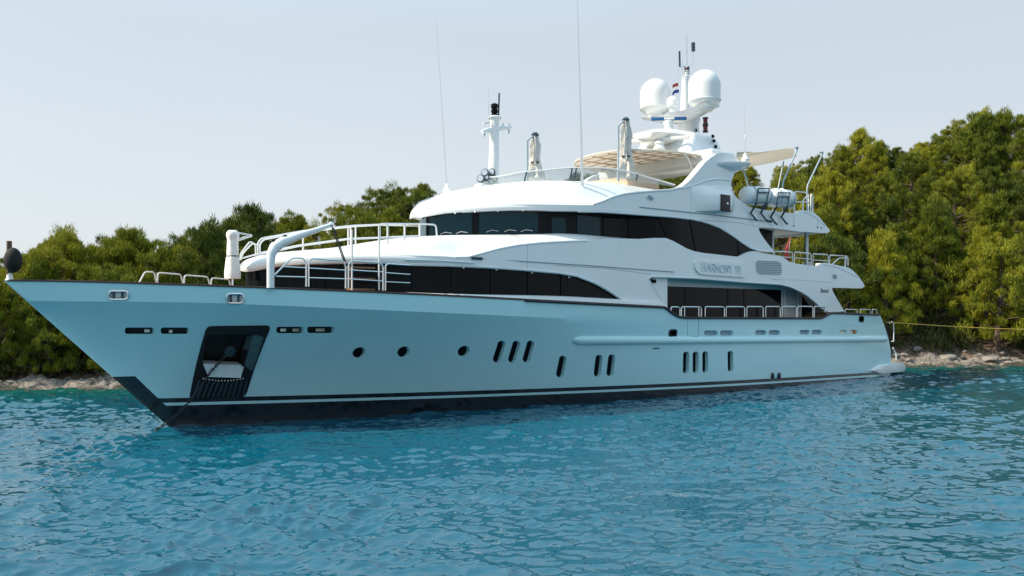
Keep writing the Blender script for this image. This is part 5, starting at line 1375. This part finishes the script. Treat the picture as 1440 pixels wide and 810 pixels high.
# low maquis ground cover under the pines
def undergrowth():
    rng = np.random.default_rng(9); cl = []
    for _ in range(2100):
        x = rng.uniform(-42, 54); d = rng.uniform(2.4, 30)**1.0 if rng.random() < 0.7 else rng.uniform(2.2, 6); y = shore(x)+d; px = CX+FPX*x/y
        if 340 < px < 1000 and d < 12: continue
        r = rng.uniform(0.35, 0.9); cl.append((x, y, ground(x, y)+r*0.4, r))
    me = leaves_mesh('undergrowth', cl, 60, rng, M['maquis'], 0.24, 0.10); o = bpy.data.objects.new('undergrowth', me); col.objects.link(o); tag(o, 'low dark maquis scrub covering the ground between the pines', 'scrub', kind='stuff')
undergrowth()

# ------------------------------------------------------------------ water
def water():
    ang = np.concatenate([np.linspace(-180, -42, 70)[:-1], np.linspace(-42, -34, 40)[:-1], np.linspace(-34, 34, 1000), np.linspace(34, 42, 40)[1:], np.linspace(42, 180, 70)[1:-1]])
    rad = np.concatenate([np.geomspace(0.8, 9.0, 40)[:-1], np.geomspace(9.0, 75, 760), np.geomspace(76, 400, 26)])
    A, Rr = np.meshgrid(np.radians(ang), rad); X = Rr*np.sin(A); Y = Rr*np.cos(A); Z = np.zeros_like(X)
    rng = np.random.default_rng(4); DX = np.zeros_like(X); DY = np.zeros_like(X)
    wind = math.radians(-80)
    for i in range(140):
        L_ = 0.17*(2.3/0.17)**(rng.random()**1.15); k = 2*math.pi/L_; th = wind+rng.normal()*(0.55 if L_ < 0.7 else 0.42)+(rng.uniform(-1.4, 1.4) if rng.random() < 0.2 else 0); ph = rng.uniform(0, 6.28)
        a = L_/6.283*0.046*min(1.0, (0.55/L_)**0.6)*rng.uniform(0.5, 1.4); arg = k*(X*math.cos(th)+Y*math.sin(th))+ph
        warp = 0.6*np.sin(0.21*X+0.13*Y+i)+0.6*np.sin(-0.11*X+0.27*Y+2.1*i)
        fade = np.clip(L_/(0.011*Rr+1e-6)/1.1, 0, 1)
        arg = arg+warp*min(2.5, 1.2/L_+0.6); Z += fade*a*(np.sin(arg)-0.18*np.cos(2*arg)); DX += fade*0.75*a*math.cos(th)*np.cos(arg); DY += fade*0.75*a*math.sin(th)*np.cos(arg)
    gust = 0.78+0.30*np.sin(0.35*X+0.5*np.sin(0.22*Y))*np.sin(0.28*Y+0.7)+0.30*np.sin(0.9*X+1.3*np.sin(0.5*Y)+1)*np.sin(0.8*Y+1.1*np.sin(0.45*X))
    far = np.clip((120-Rr)/60, 0, 1); Z *= gust*far; X2 = X+DX*far; Y2 = Y+DY*far
    n = len(ang); m = len(rad); co = np.stack([X2, Y2, Z], -1).reshape(-1, 3)
    i, j = np.meshgrid(np.arange(m-1), np.arange(n), indexing='ij'); a = i*n+j; b = i*n+(j+1) % n; c = (i+1)*n+(j+1) % n; d = (i+1)*n+j
    F_ = np.stack([a, d, c, b], -1).reshape(-1, 4)
    co = np.vstack([co, [[0, 0, 0]]]); cen = len(co)-1
    tri = np.stack([np.full(n, cen), np.arange(n), (np.arange(n)+1) % n], -1)
    loops = np.concatenate([F_.reshape(-1), tri[:, [0, 2, 1]].reshape(-1)]).astype(np.int32); tot = np.concatenate([np.full(len(F_), 4), np.full(n, 3)]).astype(np.int32); st = np.concatenate([[0], np.cumsum(tot)[:-1]]).astype(np.int32)
    me = bpy.data.meshes.new('sea'); me.vertices.add(len(co)); me.vertices.foreach_set('co', co.reshape(-1)); me.loops.add(len(loops)); me.loops.foreach_set('vertex_index', loops)
    me.polygons.add(len(tot)); me.polygons.foreach_set('loop_start', st); me.polygons.foreach_set('loop_total', tot); me.polygons.foreach_set('use_smooth', np.ones(len(tot), dtype=bool)); me.update(calc_edges=True)
    sx = np.linspace(-140, 140, 500); sy = np.array([shore(x) for x in sx]); dist = np.interp(co[:, 0], sx, sy)-co[:, 1]
    at_ = me.attributes.new('depth', 'FLOAT', 'POINT'); at_.data.foreach_set('value', np.clip(dist, -5, 40).astype(np.float32))
    mt, N, Lk, p = new_mat('sea_water')
    p.inputs['Roughness'].default_value = 0.02; p.inputs['IOR'].default_value = 1.75
    at2 = N.new('ShaderNodeAttribute'); at2.attribute_name = 'depth'; mr = N.new('ShaderNodeMapRange'); mr.inputs['From Min'].default_value = 0.0; mr.inputs['From Max'].default_value = 9.0; Lk.new(at2.outputs['Fac'], mr.inputs['Value'])
    rp = N.new('ShaderNodeValToRGB'); e = rp.color_ramp.elements; e[0].position = 0; e[0].color = (0.012, 0.080, 0.060, 1); e[1].position = 1; e[1].color = (0.001, 0.074, 0.122, 1); k = e.new(0.3); k.color = (0.002, 0.080, 0.085, 1)
    Lk.new(mr.outputs[0], rp.inputs['Fac']); Lk.new(rp.outputs['Color'], p.inputs['Base Color'])
    tc = N.new('ShaderNodeTexCoord'); mp = N.new('ShaderNodeMapping'); mp.inputs['Scale'].default_value = (1, 1.7, 1); Lk.new(tc.outputs['Object'], mp.inputs['Vector'])
    n1 = N.new('ShaderNodeTexNoise'); n1.inputs['Scale'].default_value = 3.0; n1.inputs['Detail'].default_value = 1; n1.inputs['Roughness'].default_value = 0.55; n1.inputs['Distortion'].default_value = 0.6; Lk.new(mp.outputs[0], n1.inputs['Vector'])
    b = N.new('ShaderNodeBump'); b.inputs['Strength'].default_value = 0.25; b.inputs['Distance'].default_value = 0.04; Lk.new(n1.outputs['Fac'], b.inputs['Height']); Lk.new(b.outputs['Normal'], p.inputs['Normal'])
    me.materials.append(mt); o = bpy.data.objects.new('sea', me); col.objects.link(o); tag(o, kind='structure')
water()
# mooring line to the shore
a = world_of(at(1247, 453, 3.2)); w = Vector((38.6, 57.9, CAM_H+(CY-464.5)/FPX*57.9))
mb = MB(); mb.tube([a.lerp(w, t)-Vector((0, 0, 0.12*math.sin(t*math.pi))) for t in [i/20 for i in range(21)]], 0.027, 6)
ml = mb.build('mooring_line', M['rope'], None, tuple(a), world=True); ml.location = a; tag(ml, 'taut yellow mooring line running from the yacht stern to the right-hand shore', 'rope')
